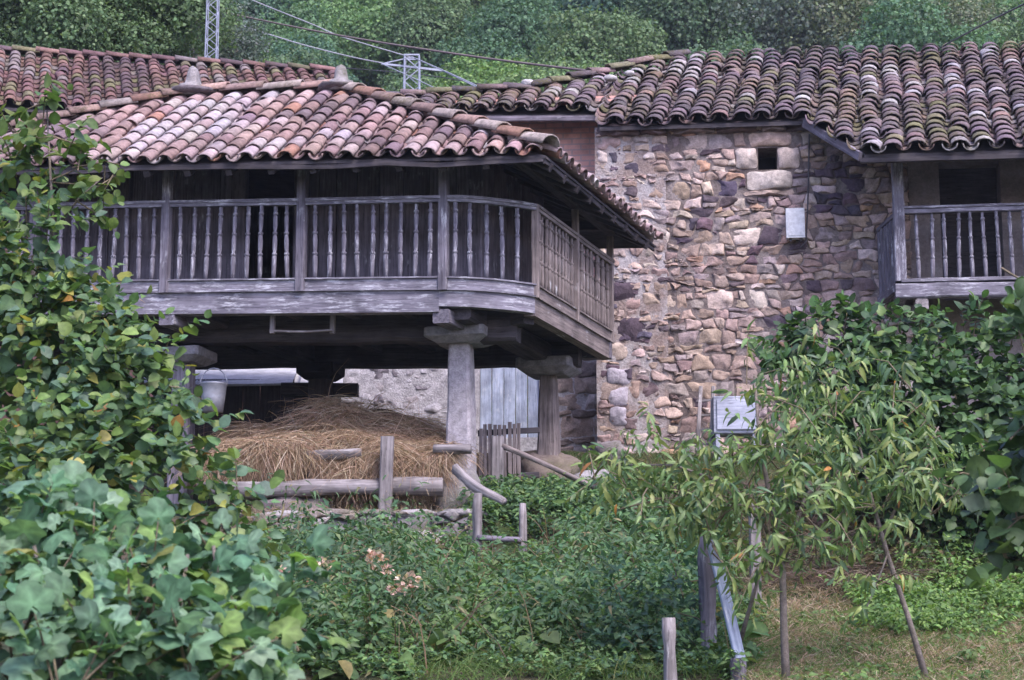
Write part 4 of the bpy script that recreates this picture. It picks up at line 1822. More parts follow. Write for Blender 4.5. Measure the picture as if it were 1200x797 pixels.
for _ in range(26000):
    px = rn.uniform(238, 530)
    q = rn.random() ** .8
    p = hay_surf(px, q)
    hang = q > .75 and rn.random() < .55
    L = rn.uniform(.1, .6) ** 1.2
    d = Vector((rn.gauss(0, 1.1), -.3 + rn.gauss(0, .35), -.25 - .6 * q + rn.gauss(0, .3)))
    if hang:
        d = Vector((rn.gauss(0, .2), -.15, -1))
    d.normalize()
    if nz(p, 3.4, 12) < -.22 and rn.random() < .75:
        continue
    p += Vector((nz(p, 2.0), nz(p, 2.0, 4) - .2, nz(p, 2.3, 8))) * .17 + Vector((0, -.04, .02)) * rn.random()
    pts = []
    v_ = d.copy()
    for k in range(4):
        pts.append(p.copy())
        p = p + v_ * (L / 3) * rn.uniform(.7, 1.3)
        v_ = (v_ + Vector((rn.gauss(0, .22), rn.gauss(0, .15), -.22))).normalized()
    paths.append(pts)
paths = np.array([[tuple(p) for p in pp] for pp in paths])
ribbons('hay_strands', M_HAY, hp, paths, NR.uniform(.004, .009, len(paths)), pal(len(paths), [(.31, .22, .15), (.4, .3, .21), (.2, .135, .09), (.5, .42, .33), (.26, .18, .125)], [4, 4, 3, 1.5, 3]))

# ------------------------------------------------------------------ pylons and wires


def pylon(px, ptop, Y, wd, label, arms=()):
    top = P(px, ptop, Y)
    gz = gh(top.x, Y) - .3
    pt = thing('lattice_pylon', label, 'pylon', (top.x, Y, gz))
    m = MB()
    h = wd / 2
    hb_ = h * 1.5
    cs = [(-1, -1), (1, -1), (1, 1), (-1, 1)]
    H_ = top.z - gz

    def cp(i, z_):
        k = hb_ + (h - hb_) * z_ / H_
        return Vector((top.x + cs[i][0] * k, Y + cs[i][1] * k, gz + z_))
    for i in range(4):
        m.beam(cp(i, 0), cp(i, H_), wd * .1, wd * .1, seg=1, wob=0)
    z_ = 0
    fl = 0
    st = wd * .9
    while z_ < H_ - st * .6:
        z2 = min(H_, z_ + st)
        for i in range(4):
            j = (i + 1) % 4
            a, b = (cp(i, z_), cp(j, z2)) if (fl + i) % 2 else (cp(j, z_), cp(i, z2))
            m.beam(a, b, wd * .06, wd * .06, seg=1, wob=0, ch=.05)
        fl += 1
        z_ = z2
    for i in range(4):
        m.beam(cp(i, H_), cp((i + 1) % 4, H_), .05, .05, seg=1, wob=0)
    m.build('lattice_mast', M_STEEL, pt)
    for (xa, ya, xb, yb) in arms:
        m = MB()
        a, b = P(xa, ya, Y), P(xb, yb, Y)
        m.beam(a, b, .07, .07, seg=1, wob=0)
        m.beam(a, top, .035, .035, seg=1, wob=0)
        m.beam(b, top, .035, .035, seg=1, wob=0)
        m.build('cross_arm', M_STEEL, pt)


pylon(483, 67, 58, .44, 'short galvanised lattice pylon with cross arm above the roof gap', ((447, 75, 519, 83),))
pylon(250.5, -30, 39, .21, 'tall galvanised lattice pylon rising above the back house roof', ((236, -20, 266, -20),))


def wire(pts, r, label, mat):
    q = [P(*p) for p in pts]
    m = MB()
    # resample for a smooth run
    out = []
    for i in range(len(q) - 1):
        p0, p1, p2, p3 = q[max(i - 1, 0)], q[i], q[i + 1], q[min(i + 2, len(q) - 1)]
        for k in range(6):
            t = k / 6
            out.append(.5 * ((2 * p1) + (p2 - p0) * t + (2 * p0 - 5 * p1 + 4 * p2 - p3) * t * t + (3 * p1 - p0 - 3 * p2 + p3) * t ** 3))
    out.append(q[-1])
    m.tube(out, r, 6)
    tag(m.build('overhead_wire', mat, None, True, org=q[0]), label, 'wire', 'overhead wires')


wire([(120, -14, 50), (253, 13, 45), (400, 42, 38), (560, 67, 33), (706, 85, 29.3)], .02, 'thick brown overhead wire running down to the stone house roof', plain('brown_cable', (.16, .12, .11), .7))
wire([(180, -30, 64), (247, 15, 60), (330, 45, 59), (400, 64, 58.4), (448, 74, 58)], .022, 'pale overhead wire between the two pylons, lower one', M_WIREL)
wire([(276, -10, 60), (300, 2, 59.6), (367, 29, 59), (400, 43, 58.5), (481, 67, 58)], .018, 'grey overhead wire reaching the top of the short pylon', M_WIREL)
wire([(486, 68, 58), (545, 94, 50), (580, 112, 44)], .018, 'upper pale wire descending right from the short pylon top', M_WIREL)
wire([(519, 83, 58), (550, 98, 52), (572, 110, 47)], .018, 'lower pale wire descending right from the pylon cross arm', M_WIREL)
wire([(448, 75, 58), (490, 94, 52), (530, 113, 46)], .015, 'thin wire descending from the left end of the cross arm', M_WIREL)
wire([(380, 78, 70), (490, 87, 66), (560, 98, 63), (640, 111, 60)], .016, 'thin dark wire passing behind the short pylon', M_WIRE)
wire([(1290, -38, 22), (1200, 5, 24), (1150, 30, 26.5), (1094, 60, 30)], .012, 'thin black wire reaching the ridge at the upper right', M_WIRE)

# ------------------------------------------------------------------ plants


def sphere_dirs(n):
    return unit(NR.normal(size=(n, 3)))


def sprig_leaves(blobs, dens, per, L, leaf, up=.25, droop=.2, cam_bias=.35, spread=.9, inner=.45, ld=0.0, gaps=.62, twigs=None, tw_frac=.25, nup=.7, flat=1.0):
    """short leafy twigs growing out of blobs [(px,py,rpx,Y)]: arrays of leaf base, axis, normal"""
    P_, A_2, N_, S_ = [], [], [], []
    for bl in blobs:
        px, py, rp, Y = bl[:4]
        c = np.array(P(px, py, Y))
        r = px2m(rp, Y)
        n = max(4, int(dens * r * r))
        d = sphere_dirs(n)
        d[:, 1] -= cam_bias * NR.random(n)
        d = unit(d)
        k0 = NR.uniform(inner, .85, (n, 1))
        wave = 1 + .22 * np.sin(d[:, :1] * 5 + px) * np.cos(d[:, 2:] * 4 + py)
        st = c + d * r * k0 * wave * np.array([1, .8, 1])
        if gaps:
            gm = np.sin(st[:, 0] * 4.1 + st[:, 2] * 2.3 + px) * np.sin(st[:, 2] * 4.7 - st[:, 1] * 3.1) + .5 * np.sin(st[:, 0] * 9.3 + st[:, 1] * 7) * np.sin(st[:, 2] * 10.1 + st[:, 0] * 3)
            st, d = st[gm > -gaps], d[gm > -gaps]
            n = len(st)
            if n == 0:
                continue
        g_ = unit(d + np.array([0, 0, up]) + NR.normal(scale=.35, size=(n, 3)))
        ln = L * NR.uniform(.6, 1.3, (n, 1))
        for i in range(per):
            t = .15 + .85 * (i + NR.uniform(-.3, .3, (n, 1))) / max(1, per - 1)
            p = st + g_ * ln * t - np.array([0, 0, 1]) * droop * ln * t * t
            sd_ = unit(np.cross(g_, NR.normal(scale=.5, size=(n, 3)) + np.array([0, 0, 1])))
            ax = sd_ * (1 if i % 2 else -1) * spread + g_ * .6 + NR.normal(scale=.25, size=(n, 3))
            ax[:, 2] -= droop * 1.2 + ld
            if i == per - 1:
                ax = g_ + NR.normal(scale=.2, size=(n, 3)) - np.array([0, 0, ld * .8])
            nn = np.array([0, -.25, nup]) + d * .55 + NR.normal(scale=.35, size=(n, 3))
            P_.append(p)
            A_2.append(ax)
            N_.append(nn)
            S_.append(leaf * NR.uniform(.5, 1.3, n) * (1 - .15 * t[:, 0]))
        if twigs is not None:
            for i in range(n):
                if RND.random() < tw_frac:
                    a, b = Vector(st[i]), Vector(st[i] + g_[i] * ln[i])
                    twigs.tube([a - Vector(g_[i]) * .15, (a + b) / 2, b - Z * droop * float(ln[i, 0])], [.007, .005, .003], 4, (.2, .16, .11), cap=False)
    return np.concatenate(P_), np.concatenate(A_2), np.concatenate(N_), np.concatenate(S_)


def branch(m, pts, r0, r1, col=(.2, .17, .15), n=8, wob=.15):
    q = [p if isinstance(p, Vector) else P(*p) for p in pts]
    k = len(q) - 1
    m.tube(q, [r0 + (r1 - r0) * i / k for i in range(k + 1)], n, col, wob)


def plant(name, label, cat, base, blobs, tmpl, mat, colours, wts, trunk=(), group=None, **kw):
    b = P(*base)
    b.z = gh(b.x, b.y) - .1
    t = thing(name, label, cat, b, group)
    tw = MB()
    p, a, n, s = sprig_leaves(blobs, twigs=tw, **kw)
    leaves('foliage', mat, t, tmpl, p, a, n, s, pal(len(p), colours, wts, .22))
    if trunk:
        m = MB()
        for pts, r0, r1 in trunk:
            branch(m, pts, r0, r1)
        m.build('trunk', M_BARK, t, True)
    if tw.v:
        tw.build('twigs', M_BARK, t, True)
    return t


HAZ = [(.105, .18, .06), (.08, .15, .065), (.145, .215, .06), (.24, .24, .06), (.08, .145, .095), (.28, .15, .05)]
HAZW = [5, 5, 3, .8, 4, .12]
plant('hazel_shrub', 'tall leafy hazel shrub filling the left edge, with round yellowing leaves', 'shrub', (60, 760, 13.6),
      [(35, 300, 70, 14), (15, 390, 100, 14), (100, 400, 70, 13.8), (60, 350, 60, 14), (150, 445, 62, 13.6), (60, 500, 110, 13.6), (110, 470, 70, 13.7), (165, 530, 62, 13.4), (110, 590, 90, 13.2), (205, 590, 55, 13.2),
       (245, 640, 50, 13.2), (30, 620, 100, 13), (20, 225, 45, 14.2), (195, 490, 35, 13.6), (270, 600, 30, 13.3), (290, 670, 32, 13.3), (200, 680, 60, 13.4), (120, 660, 60, 13.2), (215, 545, 34, 13.4), (225, 500, 18, 13.5), (190, 400, 20, 13.7), (150, 385, 34, 13.8)],
      ROUND, M_HAZEL, HAZ, HAZW, trunk=[([(60, 800, 13.6), (50, 600, 13.8), (30, 400, 14), (40, 300, 14.1)], .06, .02), ([(80, 800, 13.6), (120, 560, 13.6), (170, 430, 13.7)], .045, .012), ([(100, 800, 13.5), (190, 660, 13.4), (290, 600, 13.3)], .04, .01)],
      dens=400, per=7, L=.3, leaf=.105, tw_frac=.08)
plant('hazel_sapling', 'slender hazel shoot with bright green leaves before the granary gallery', 'shrub', (55, 700, 14.2),
      [(45, 150, 26, 14.1), (95, 195, 24, 14), (70, 210, 24, 14.1), (100, 240, 20, 14), (45, 120, 18, 14.1), (125, 210, 10, 14), (15, 150, 20, 14.2), (85, 165, 14, 14), (20, 190, 25, 14.2)],
      ROUND, M_HAZEL, [(.11, .17, .05), (.08, .14, .045), (.14, .19, .05)], [3, 3, 1.5], trunk=[([(55, 700, 14.3), (60, 400, 14.2), (62, 260, 14.1), (55, 130, 14.1)], .025, .006), ([(62, 270, 14.1), (95, 230, 14), (120, 208, 14)], .01, .004)],
      dens=260, per=6, L=.22, leaf=.12, tw_frac=.5)

FG = [(.125, .23, .135), (.1, .19, .115), (.175, .275, .175), (.16, .26, .075), (.06, .125, .06), (.2, .2, .07)]
fb = [(30, 650, 60, 8.8), (100, 690, 80, 8.6), (20, 740, 90, 8.2), (190, 720, 75, 8.5), (130, 770, 90, 8.0), (250, 690, 55, 8.6), (280, 760, 70, 8.2), (350, 755, 50, 8.3), (400, 785, 48, 8.2), (310, 715, 40, 8.5), (375, 740, 32, 8.4), (60, 640, 45, 8.8), (220, 800, 80, 7.8), (60, 810, 90, 7.6), (330, 805, 60, 8.0)]
plant('fig_bush', 'fig bush with large lobed blue-green leaves in the lower left corner', 'shrub', (180, 790, 8.4), fb, FIG, M_FIGL, FG, [4, 4, 3, 2.2, 2, .15],
      trunk=[([(x, 900, 8.3), (x + 10, 780, 8.3), (x + dx_, y, 8.4)], .018, .008) for x, dx_, y in ((60, -20, 640), (120, 10, 660), (190, 30, 650), (260, -10, 640), (300, 10, 690), (20, 10, 700))],
      dens=380, per=5, L=.22, leaf=.12, up=.7, droop=.08, nup=1.1, gaps=.4, tw_frac=.6)

PC = [(.15, .225, .075), (.115, .19, .07), (.22, .27, .09), (.08, .14, .07), (.36, .17, .05)]
PW = [5, 5, 3.5, 3, .1]
plant('peach_tree', 'peach tree with drooping narrow leaves and pale upright trunk, left of two', 'tree', (921, 800, 15.0),
      [(722, 555, 26, 15), (765, 540, 34, 15), (800, 565, 36, 15), (862, 530, 32, 15), (890, 440, 26, 15.1), (915, 470, 34, 15), (920, 530, 50, 15), (870, 570, 45, 14.8), (830, 610, 34, 14.8), (945, 590, 40, 14.8), (900, 625, 34, 14.7), (760, 575, 28, 14.9), (835, 560, 30, 14.9), (935, 420, 20, 15.2), (880, 655, 26, 14.8), (842, 640, 24, 14.8), (955, 640, 20, 14.8), (740, 585, 20, 14.9), (700, 545, 12, 15)],
      LANCE, M_PEACH, PC, PW, trunk=[([(922, 812, 15), (919, 740, 15), (917, 670, 15), (908, 610, 15), (890, 520, 15), (884, 440, 15.1)], .036, .01), ([(917, 660, 15), (945, 580, 15), (985, 550, 15.1)], .022, .008), ([(912, 640, 15), (860, 570, 14.9), (790, 545, 14.9), (720, 545, 15)], .018, .005), ([(868, 750, 15.2), (885, 690, 15.1), (908, 620, 15)], .017, .012)],
      dens=370, per=9, L=.34, leaf=.112, up=.6, droop=.3, ld=.5, tw_frac=.3, nup=.4, spread=.7)
plant('peach_tree', 'peach tree with orange-tinged drooping leaves and thin dark slanting trunk, right of two', 'tree', (1088, 800, 15.2),
      [(980, 480, 34, 15.2), (1000, 550, 48, 15.1), (1045, 500, 42, 15.3), (1080, 545, 40, 15.2), (1030, 590, 40, 15), (1100, 500, 26, 15.4), (1095, 590, 30, 15.2), (985, 620, 30, 15), (1065, 450, 20, 15.4), (1010, 440, 22, 15.3), (1012, 715, 22, 14.9), (1035, 680, 18, 15), (1058, 640, 12, 15)],
      LANCE, M_PEACH, PC, [5, 5, 2.5, 4, .16], trunk=[([(1090, 812, 15.2), (1065, 725, 15.2), (1040, 650, 15.2), (1020, 580, 15.2), (1000, 490, 15.3)], .03, .008), ([(1034, 630, 15.2), (1070, 550, 15.3), (1100, 500, 15.4)], .015, .005), ([(1040, 650, 15.2), (1025, 690, 15.0), (1012, 720, 14.9)], .008, .004)],
      dens=330, per=9, L=.34, leaf=.112, up=.6, droop=.3, ld=.5, tw_frac=.3, nup=.4, spread=.7)

VN = [(.055, .11, .038), (.075, .145, .045), (.04, .08, .036), (.13, .2, .06)]
plant('climbing_vine', 'dense dark green vine thicket with round leaves under the balcony', 'vine', (1090, 640, 19.2),
      [(935, 415, 34, 19.4), (960, 400, 30, 19.5), (985, 395, 34, 19.4), (1030, 405, 38, 19.4), (1080, 405, 38, 19.4), (1130, 410, 42, 19.5), (1185, 420, 50, 19.5), (990, 455, 50, 19.2), (1060, 465, 60, 19), (1130, 490, 70, 19), (1190, 520, 70, 19), (1060, 540, 60, 18.9), (1120, 570, 60, 18.8), (1180, 600, 60, 18.6), (960, 500, 40, 19.2), (1240, 560, 80, 18.8), (1000, 520, 45, 19.2), (1250, 440, 60, 19.4)],
      ROUND, M_VINE, VN, [5, 4, 4, .8], trunk=[([(1100, 660, 19.2), (1080, 560, 19.3), (1030, 420, 19.4)], .04, .015), ([(1150, 650, 19.2), (1160, 500, 19.3), (1190, 420, 19.5)], .04, .015)],
      dens=520, per=6, L=.24, leaf=.12, tw_frac=.05, inner=.55, gaps=.85)
plant('hazel_shrub', 'near hazel branches with broad leaves hanging in at the right edge', 'shrub', (1290, 800, 11.4),
      [(1190, 320, 22, 11), (1178, 390, 24, 11), (1192, 440, 40, 11), (1180, 500, 34, 11), (1170, 560, 30, 11), (1195, 600, 40, 11), (1192, 660, 26, 11), (1250, 480, 70, 11.2), (1250, 600, 80, 11.2), (1240, 360, 40, 11.2), (1168, 330, 8, 11)],
      ROUND, M_HAZEL, [(.06, .11, .045), (.08, .14, .045), (.045, .08, .04)], [4, 3, 3], trunk=[([(1290, 860, 11.4), (1270, 600, 11.3), (1220, 440, 11.1), (1190, 330, 11)], .04, .008)],
      dens=170, per=6, L=.26, leaf=.135, tw_frac=.3)
plant('leafy_bush', 'dark blue-green leafy bush beside the stubby grey post', 'shrub', (765, 790, 15.8),
      [(735, 680, 34, 16), (785, 650, 36, 16), (760, 720, 50, 15.8), (805, 700, 34, 15.8), (712, 745, 34, 15.7), (780, 780, 50, 15.5), (725, 795, 40, 15.4), (815, 650, 24, 16), (825, 740, 24, 15.8)],
      SMALL, M_WEED, [(.055, .12, .075), (.075, .15, .085), (.045, .095, .06), (.11, .18, .08)], [4, 3, 3, 1], dens=520, per=7, L=.18, leaf=.075, tw_frac=.06, inner=.6)
rb = plant('rose_bush', 'bushy rose with faded pink flower heads below the dry stone wall', 'shrub', (410, 770, 17.2),
           [(400, 690, 50, 17.2), (445, 720, 42, 17.1), (365, 725, 44, 17), (420, 645, 32, 17.4), (345, 690, 30, 17.2), (470, 690, 28, 17.2), (430, 765, 45, 16.8), (380, 640, 26, 17.4), (400, 615, 16, 17.6), (350, 655, 26, 17.3), (445, 655, 26, 17.4), (490, 730, 24, 17)],
           SMALL, M_WEED, [(.06, .125, .065), (.08, .155, .07), (.045, .1, .05), (.12, .17, .07)], [4, 3, 3, 1], dens=330, per=7, L=.34, leaf=.075, tw_frac=.12)
for (px, py, r) in ((478, 681, .09), (330, 676, .08), (440, 655, .085), (379, 664, .08), (376, 744, .045), (322, 690, .05), (462, 690, .05), (452, 668, .05), (368, 678, .05), (384, 690, .04)):
    c = np.array(P(px, py, 16.75))
    d = sphere_dirs(46)
    leaves('flower_head', M_HAZEL, rb, ROUND, c + d * r * NR.uniform(.3, 1, (46, 1)), d + NR.normal(scale=.3, size=(46, 3)), NR.normal(size=(46, 3)), r * .55, pal(46, [(.55, .38, .34), (.62, .5, .42), (.4, .22, .18)], [3, 3, 1]))

# undergrowth: countless weeds, grasses


def weeds(name, spots, colours, wts, leaf, hgt, per, tmpl=SMALL, mat=None):
    P_, A_2, N_, S_ = [], [], [], []
    for (x, y, k) in spots:
        h = hgt * k * RND.uniform(.5, 1.25)
        z0 = gh(x, y)
        n = per
        t = NR.random(n) ** .7
        an = NR.uniform(0, 2 * np.pi, n)
        lean = NR.normal(scale=.12, size=2)
        r = .03 + .22 * h * NR.random(n)
        p = np.stack([x + lean[0] * t + np.cos(an) * r, y + lean[1] * t + np.sin(an) * r, z0 + h * t], 1)
        ax = np.stack([np.cos(an), np.sin(an), NR.normal(scale=.3, size=n) - .1], 1)
        nn = NR.normal(scale=.35, size=(n, 3)) + np.array([0, -.35, .8])
        P_.append(p); A_2.append(ax); N_.append(nn); S_.append(leaf * NR.uniform(.6, 1.3, n))
    p = np.concatenate(P_)
    cv = np.repeat(NR.uniform(.7, 1.25, (len(spots), 1)), per, axis=0)
    o = leaves(name, mat or M_WEED, None, tmpl, p, np.concatenate(A_2), np.concatenate(N_), np.concatenate(S_), np.clip(pal(len(p), colours, wts, .2) * cv, 0, 1))
    tag(o, None, None, kind='stuff')
    return o


def spots(n, px0, px1, Y0, Y1, keep=None, k=1.0):
    out = []
    while len(out) < n:
        Y = RND.uniform(Y0, Y1)
        x = (RND.uniform(px0, px1) - 600) / F * Y * 1.02
        if keep and not keep(x, Y):
            continue
        out.append((x, Y, k * (.6 + .8 * (noise.noise(Vector((x * .9, Y * .9, 3))) * .5 + .5))))
    return out


GRN = [(.08, .155, .06), (.11, .195, .065), (.055, .115, .055), (.16, .235, .075)]
weeds('undergrowth', spots(1350, 250, 860, 15.0, 21.2, keep=lambda x, y: noise.noise(Vector((x * 1.1, y * 1.1, 4))) > -.28 and not (y > 19.6 and -.6 < x < .3 and RND.random() < .6)), GRN, [4, 4, 3, 1.5], .05, .2, 34)
weeds('nettles', spots(420, 290, 830, 15.3, 20.9, keep=lambda x, y: noise.noise(Vector((x * .8, y * .8, 9))) > .05 and not (y > 18.3 and -.95 < x < .55)), [(.085, .165, .07), (.06, .13, .06), (.125, .205, .08)], [3, 3, 2], .075, .6, 32)
weeds('tall_weeds', spots(110, 330, 830, 15.3, 19.5, keep=lambda x, y: not (y > 17.6 and -.95 < x < .55)), [(.08, .13, .06), (.06, .12, .05), (.16, .15, .07)], [3, 3, 1], .075, .95, 30, LANCE)
weeds('bank_weeds', spots(420, 545, 760, 21.4, 23.4, k=1.0), GRN, [3, 3, 4, 1], .065, .26, 30)
weeds('wall_foot_weeds', spots(90, 290, 560, 20.6, 21.3, k=1.0), GRN, [3, 3, 3, 1.5], .08, .3, 26)
weeds('bright_weeds', spots(620, 1000, 1260, 16.4, 18.9, k=.75, keep=lambda x, y: noise.noise(Vector((x * 1.5, y * 1.5, 2))) > -.2 and (y > 17.3 or RND.random() < .4)), [(.13, .23, .06), (.17, .27, .075), (.09, .17, .055)], [4, 3, 3], .05, .3, 34)
weeds('grass_weeds', spots(110, 860, 1230, 14.5, 17.4, k=.7), [(.13, .2, .06), (.09, .16, .05)], [1, 1], .06, .14, 22)
weeds('bank_creepers', spots(260, 860, 1260, 18.4, 20.0, k=.9), [(.06, .1, .045), (.09, .12, .05), (.12, .1, .05)], [4, 2, 2], .08, .35, 20)
weeds('light_weeds', spots(330, 500, 720, 16.0, 18.6, k=.8), [(.11, .19, .06), (.13, .21, .07), (.08, .15, .05)], [4, 3, 3], .08, .36, 24)


weeds('dock_leaves', spots(130, 300, 860, 15.2, 20.4, k=.8), [(.09, .17, .06), (.13, .2, .07), (.2, .17, .07)], [4, 3, .6], .16, .3, 9, ROUND)


def grass(name, n, px0, px1, Y0, Y1, L, colours, wts, wd=.008, lean=.5):
    Y = NR.uniform(Y0, Y1, n)
    x = (NR.uniform(px0, px1, n) - 600) / F * Y
    z = np.array([gh(a, b) for a, b in zip(x, Y)])
    p0 = np.stack([x, Y, z - .02], 1)
    d = unit(np.stack([NR.normal(scale=lean, size=n), NR.normal(scale=lean, size=n), np.ones(n)], 1))
    ln = (L * NR.uniform(.5, 1.4, n))[:, None]
    hd = np.stack([d[:, 0], d[:, 1], np.zeros(n)], 1)
    ps = [p0]
    for k in (1, 2, 3):
        t = k / 3
        ps.append(p0 + d * ln * t + hd * ln * .5 * t * t - np.array([0, 0, .35]) * ln * t * t)
    o = ribbons(name, M_GRASS, None, np.stack(ps, 1), wd * NR.uniform(.6, 1.4, n), pal(n, colours, wts, .2))
    tag(o, None, None, kind='stuff')
    return o


DRY = [(.38, .29, .22), (.3, .22, .165), (.46, .38, .3), (.13, .19, .07)]
grass('dry_grass', 26000, 860, 1240, 14.4, 18.3, .15, DRY, [4, 4, 2, 3])
grass('green_tufts', 7000, 850, 1240, 14.4, 17.6, .17, [(.12, .2, .06), (.16, .24, .08), (.3, .26, .15)], [3, 2, 1])
grass('bank_dry_grass', 9000, 880, 1130, 18.2, 20.2, .3, [(.19, .14, .115), (.26, .2, .16), (.11, .085, .075)], [3, 2, 4], .008, .9)
grass('green_grass', 14000, 470, 880, 15.0, 20.5, .26, [(.09, .16, .05), (.12, .19, .06), (.16, .18, .08)], [3, 2, 1])
grass('wall_top_grass', 5000, 290, 545, 21.75, 23.2, .2, DRY, [4, 3, 3, 1], .008, .9)
grass('yard_grass', 9000, 640, 1000, 23.6, 26.6, .16, [(.07, .11, .04), (.12, .13, .06), (.2, .16, .1)], [3, 2, 1])

grass('dead_stems', 420, 300, 860, 15.2, 21.0, .75, [(.2, .14, .1), (.28, .2, .14), (.13, .09, .07)], [3, 2, 2], .012, .35)

# ------------------------------------------------------------------ wooded hillside


def crown_mesh(name, seed, n, leaf, nb, tall, colours, wts, loose=.0):
    rg = np.random.default_rng(seed)
    rn = random.Random(seed)
    d = unit(rg.normal(size=(nb, 3)))
    cs = d * rg.uniform(.35, .72, (nb, 1)) * np.array([1, 1, tall])
    rs = rg.uniform(.26, .5, nb)
    w_ = rs ** 2
    bi = rg.choice(nb, n, p=w_ / w_.sum())
    dd = unit(rg.normal(size=(n, 3)))
    k = rg.uniform(.72, 1.06, (n, 1)) + loose * rg.normal(size=(n, 1)) * .3
    sub = 1 + .25 * np.sin(dd[:, :1] * 9 + bi[:, None]) * np.sin(dd[:, 2:] * 8 + bi[:, None] * 2)
    pos = cs[bi] + dd * rs[bi][:, None] * k * sub
    ax = unit(rg.normal(size=(n, 3)) + np.array([0, 0, -.3]))
    nn = dd + rg.normal(scale=.5, size=(n, 3)) + np.array([0, 0, .4])
    cols = pal(n, colours, wts, .2) * (.85 + .3 * rg.random(nb))[bi][:, None]
    o = leaves('crown', M_FOREST, None, QUAD, pos, ax, nn, leaf * rg.uniform(.6, 1.3, n), np.clip(cols, 0, 1))
    me = o.data
    bpy.data.objects.remove(o)
    m = MB()
    m.tube([Vector((0, 0, -2.2)), Vector((.03, 0, -1)), Vector((-.02, .03, 0)), Vector((0, 0, .4))], [.09, .07, .05, .02], 7, (.16, .14, .13), .1)
    for i in range(6):
        b = Vector(cs[i])
        m.tube([Vector((0, 0, -.7 + .1 * i)), b * .5 + Vector((0, 0, -.15)), b], [.035, .025, .01], 5, (.16, .14, .13))
    to = m.build('trunk', M_BARK, None, True)
    tm = to.data
    bpy.data.objects.remove(to)
    return me, tm


G1 = [(.12, .21, .09), (.15, .25, .105), (.085, .165, .075)]
G2 = [(.12, .19, .085), (.145, .215, .1), (.09, .15, .07)]
G3 = [(.075, .15, .1), (.1, .185, .115), (.055, .115, .08)]  # bluish leaf colour stands in for haze over the far trees
G4 = [(.135, .175, .12), (.16, .19, .145), (.1, .145, .1)]
KINDS = [('rounded mid-green tree', crown_mesh('a', 1, 36000, .04, 14, 1.0, G1, [3, 2, 2])),
         ('pale olive tree', crown_mesh('b', 2, 36000, .038, 15, 1.1, G2, [3, 2, 2])),
         ('dark blue-green tree', crown_mesh('c', 3, 36000, .039, 13, 1.25, G3, [3, 2, 2])),
         ('thin greyish tree', crown_mesh('d', 4, 20000, .038, 15, 1.15, G4, [3, 2, 2], .6)),
         ('large mid-green tree with clumped crown', crown_mesh('e', 5, 40000, .038, 17, .95, [(.14, .22, .1), (.18, .27, .115), (.095, .165, .08)], [3, 2, 2]))]


def hill_tree(px, Y, r, kind, label, name='deciduous_tree', lift=1.35, group='trees on the wooded hillside'):
    x = (px - 600) / F * Y
    z = gh(x, Y)
    t = thing(name, label, 'tree', (x, Y, z), group)
    rot = RND.uniform(0, 6.28)
    for nm, me in zip(('crown', 'trunk'), KINDS[kind][1]):
        o = bpy.data.objects.new(nm, me)
        COL.objects.link(o)
        o.parent = t
        o.location = (0, 0, lift * r)
        o.scale = (r, r, r)
        o.rotation_euler = (0, 0, rot)
    return t


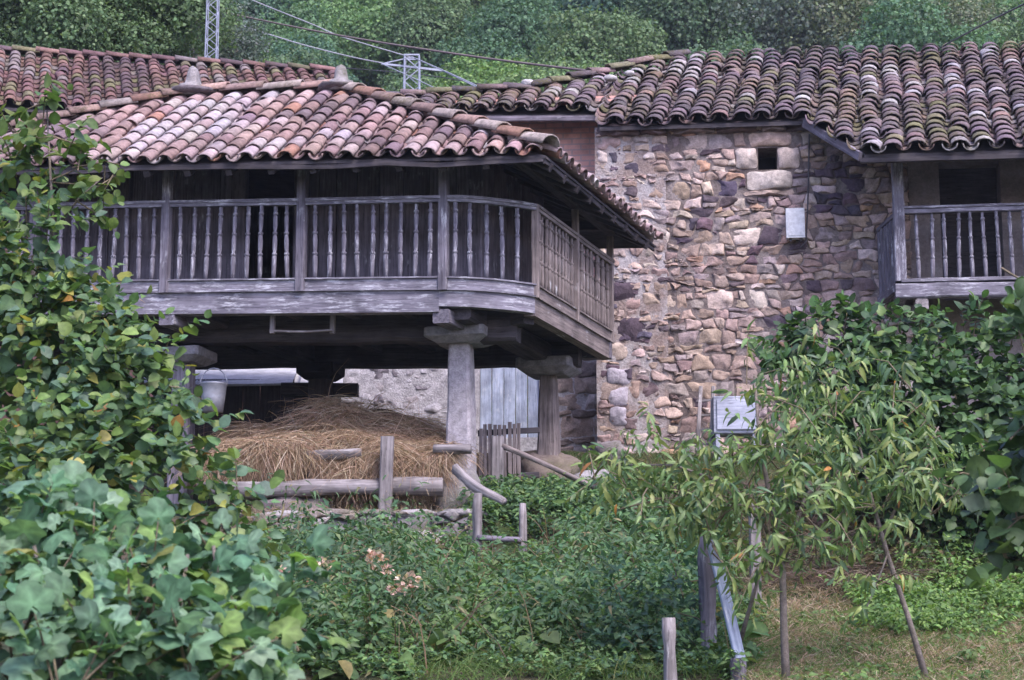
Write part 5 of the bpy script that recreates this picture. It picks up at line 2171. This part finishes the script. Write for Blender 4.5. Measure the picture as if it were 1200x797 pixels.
places = [(-20, 'the far left corner'), (80, 'the far left roof'), (180, 'the left of the tall pylon'), (280, 'the right of the tall pylon'), (370, 'the right roof finial'), (455, 'the left of the short pylon'), (535, 'the right of the short pylon'), (620, 'the roof gap'), (710, 'the end of the brown wire'), (800, 'the left end of the long ridge'), (890, 'the little window'), (985, 'the white utility box'), (1075, 'the balcony post'), (1160, 'the balcony door'), (1240, 'the far right corner')]
rn = random.Random(12)
for row, (Y, word, r) in enumerate(((74, 'lowest', 3.4), (83, 'second', 3.7), (93, 'third', 4.0), (104, 'highest', 4.4))):
    for i, (px, w_) in enumerate(places):
        k = rn.choice([0, 0, 1, 2, 2, 4, 4, 3 if px > 900 else 0])
        if 850 < px < 1000 and row in (1, 2):
            k = 3
        if 590 < px < 680 and row < 3:
            k = 4
        pxx = px + rn.uniform(-22, 22) + (40 if row % 2 else 0)
        hill_tree(pxx, Y + rn.uniform(-2.5, 2.5), r * rn.uniform(.85, 1.2), k, '%s in the %s hillside row above %s' % (KINDS[k][0].replace(' with clumped crown', ''), word, w_.replace('the left of', 'left of').replace('the right of', 'right of') if 'pylon' in w_ else w_))
hill_tree(30, 41, 2.1, 1, 'near pale olive tree rising behind the left end of the back house', lift=4.4)
hill_tree(150, 42, 2.0, 1, 'near pale olive tree rising behind the middle of the back house', lift=4.5)
hill_tree(215, 45, 1.7, 3, 'near thin greyish tree left of the tall pylon foot', lift=5.2)
hill_tree(298, 47, 1.2, 1, 'small light green bushy tree right of the tall pylon foot', lift=6.3)
# the wood beyond, read as one mass
n = 60000
Y = NR.uniform(108, 175, n)
x = (NR.uniform(-350, 1550, n) - 600) / F * Y
z = np.array([np.interp(b, _yk, _zm) for b in Y]) + 3.5 + 2.5 * np.sin(x * .7 + Y * .4) * np.cos(Y * .6 - x * .3) + NR.uniform(-2, 1.5, n)
o = leaves('distant_wood', M_FOREST, None, QUAD, np.stack([x, Y, z], 1), NR.normal(size=(n, 3)), NR.normal(size=(n, 3)) + np.array([0, -.5, .8]), NR.uniform(.5, 1.0, n), pal(n, G1 + G3, None, .25))
tag(o, None, None, kind='stuff')

# ------------------------------------------------------------------ the evening air
m = MB()
m.hexa([V(-421, -121, -3), V(421, -121, -3), V(421, 421, -3), V(-421, 421, -3), V(-421, -121, 190), V(421, -121, 190), V(421, 421, 190), V(-421, 421, 190)])
hm = bpy.data.materials.new('air')
hm.use_nodes = True
ht = hm.node_tree
ht.nodes.remove(ht.nodes['Principled BSDF'])
pv = ht.nodes.new('ShaderNodeVolumePrincipled')
pv.inputs['Color'].default_value = (.8, .88, 1, 1)
pv.inputs['Density'].default_value = .0004
pv.inputs['Anisotropy'].default_value = 0.2
ht.links.new(pv.outputs[0], ht.nodes['Material Output'].inputs['Volume'])
tag(m.build('haze', hm), None, None, kind='stuff')
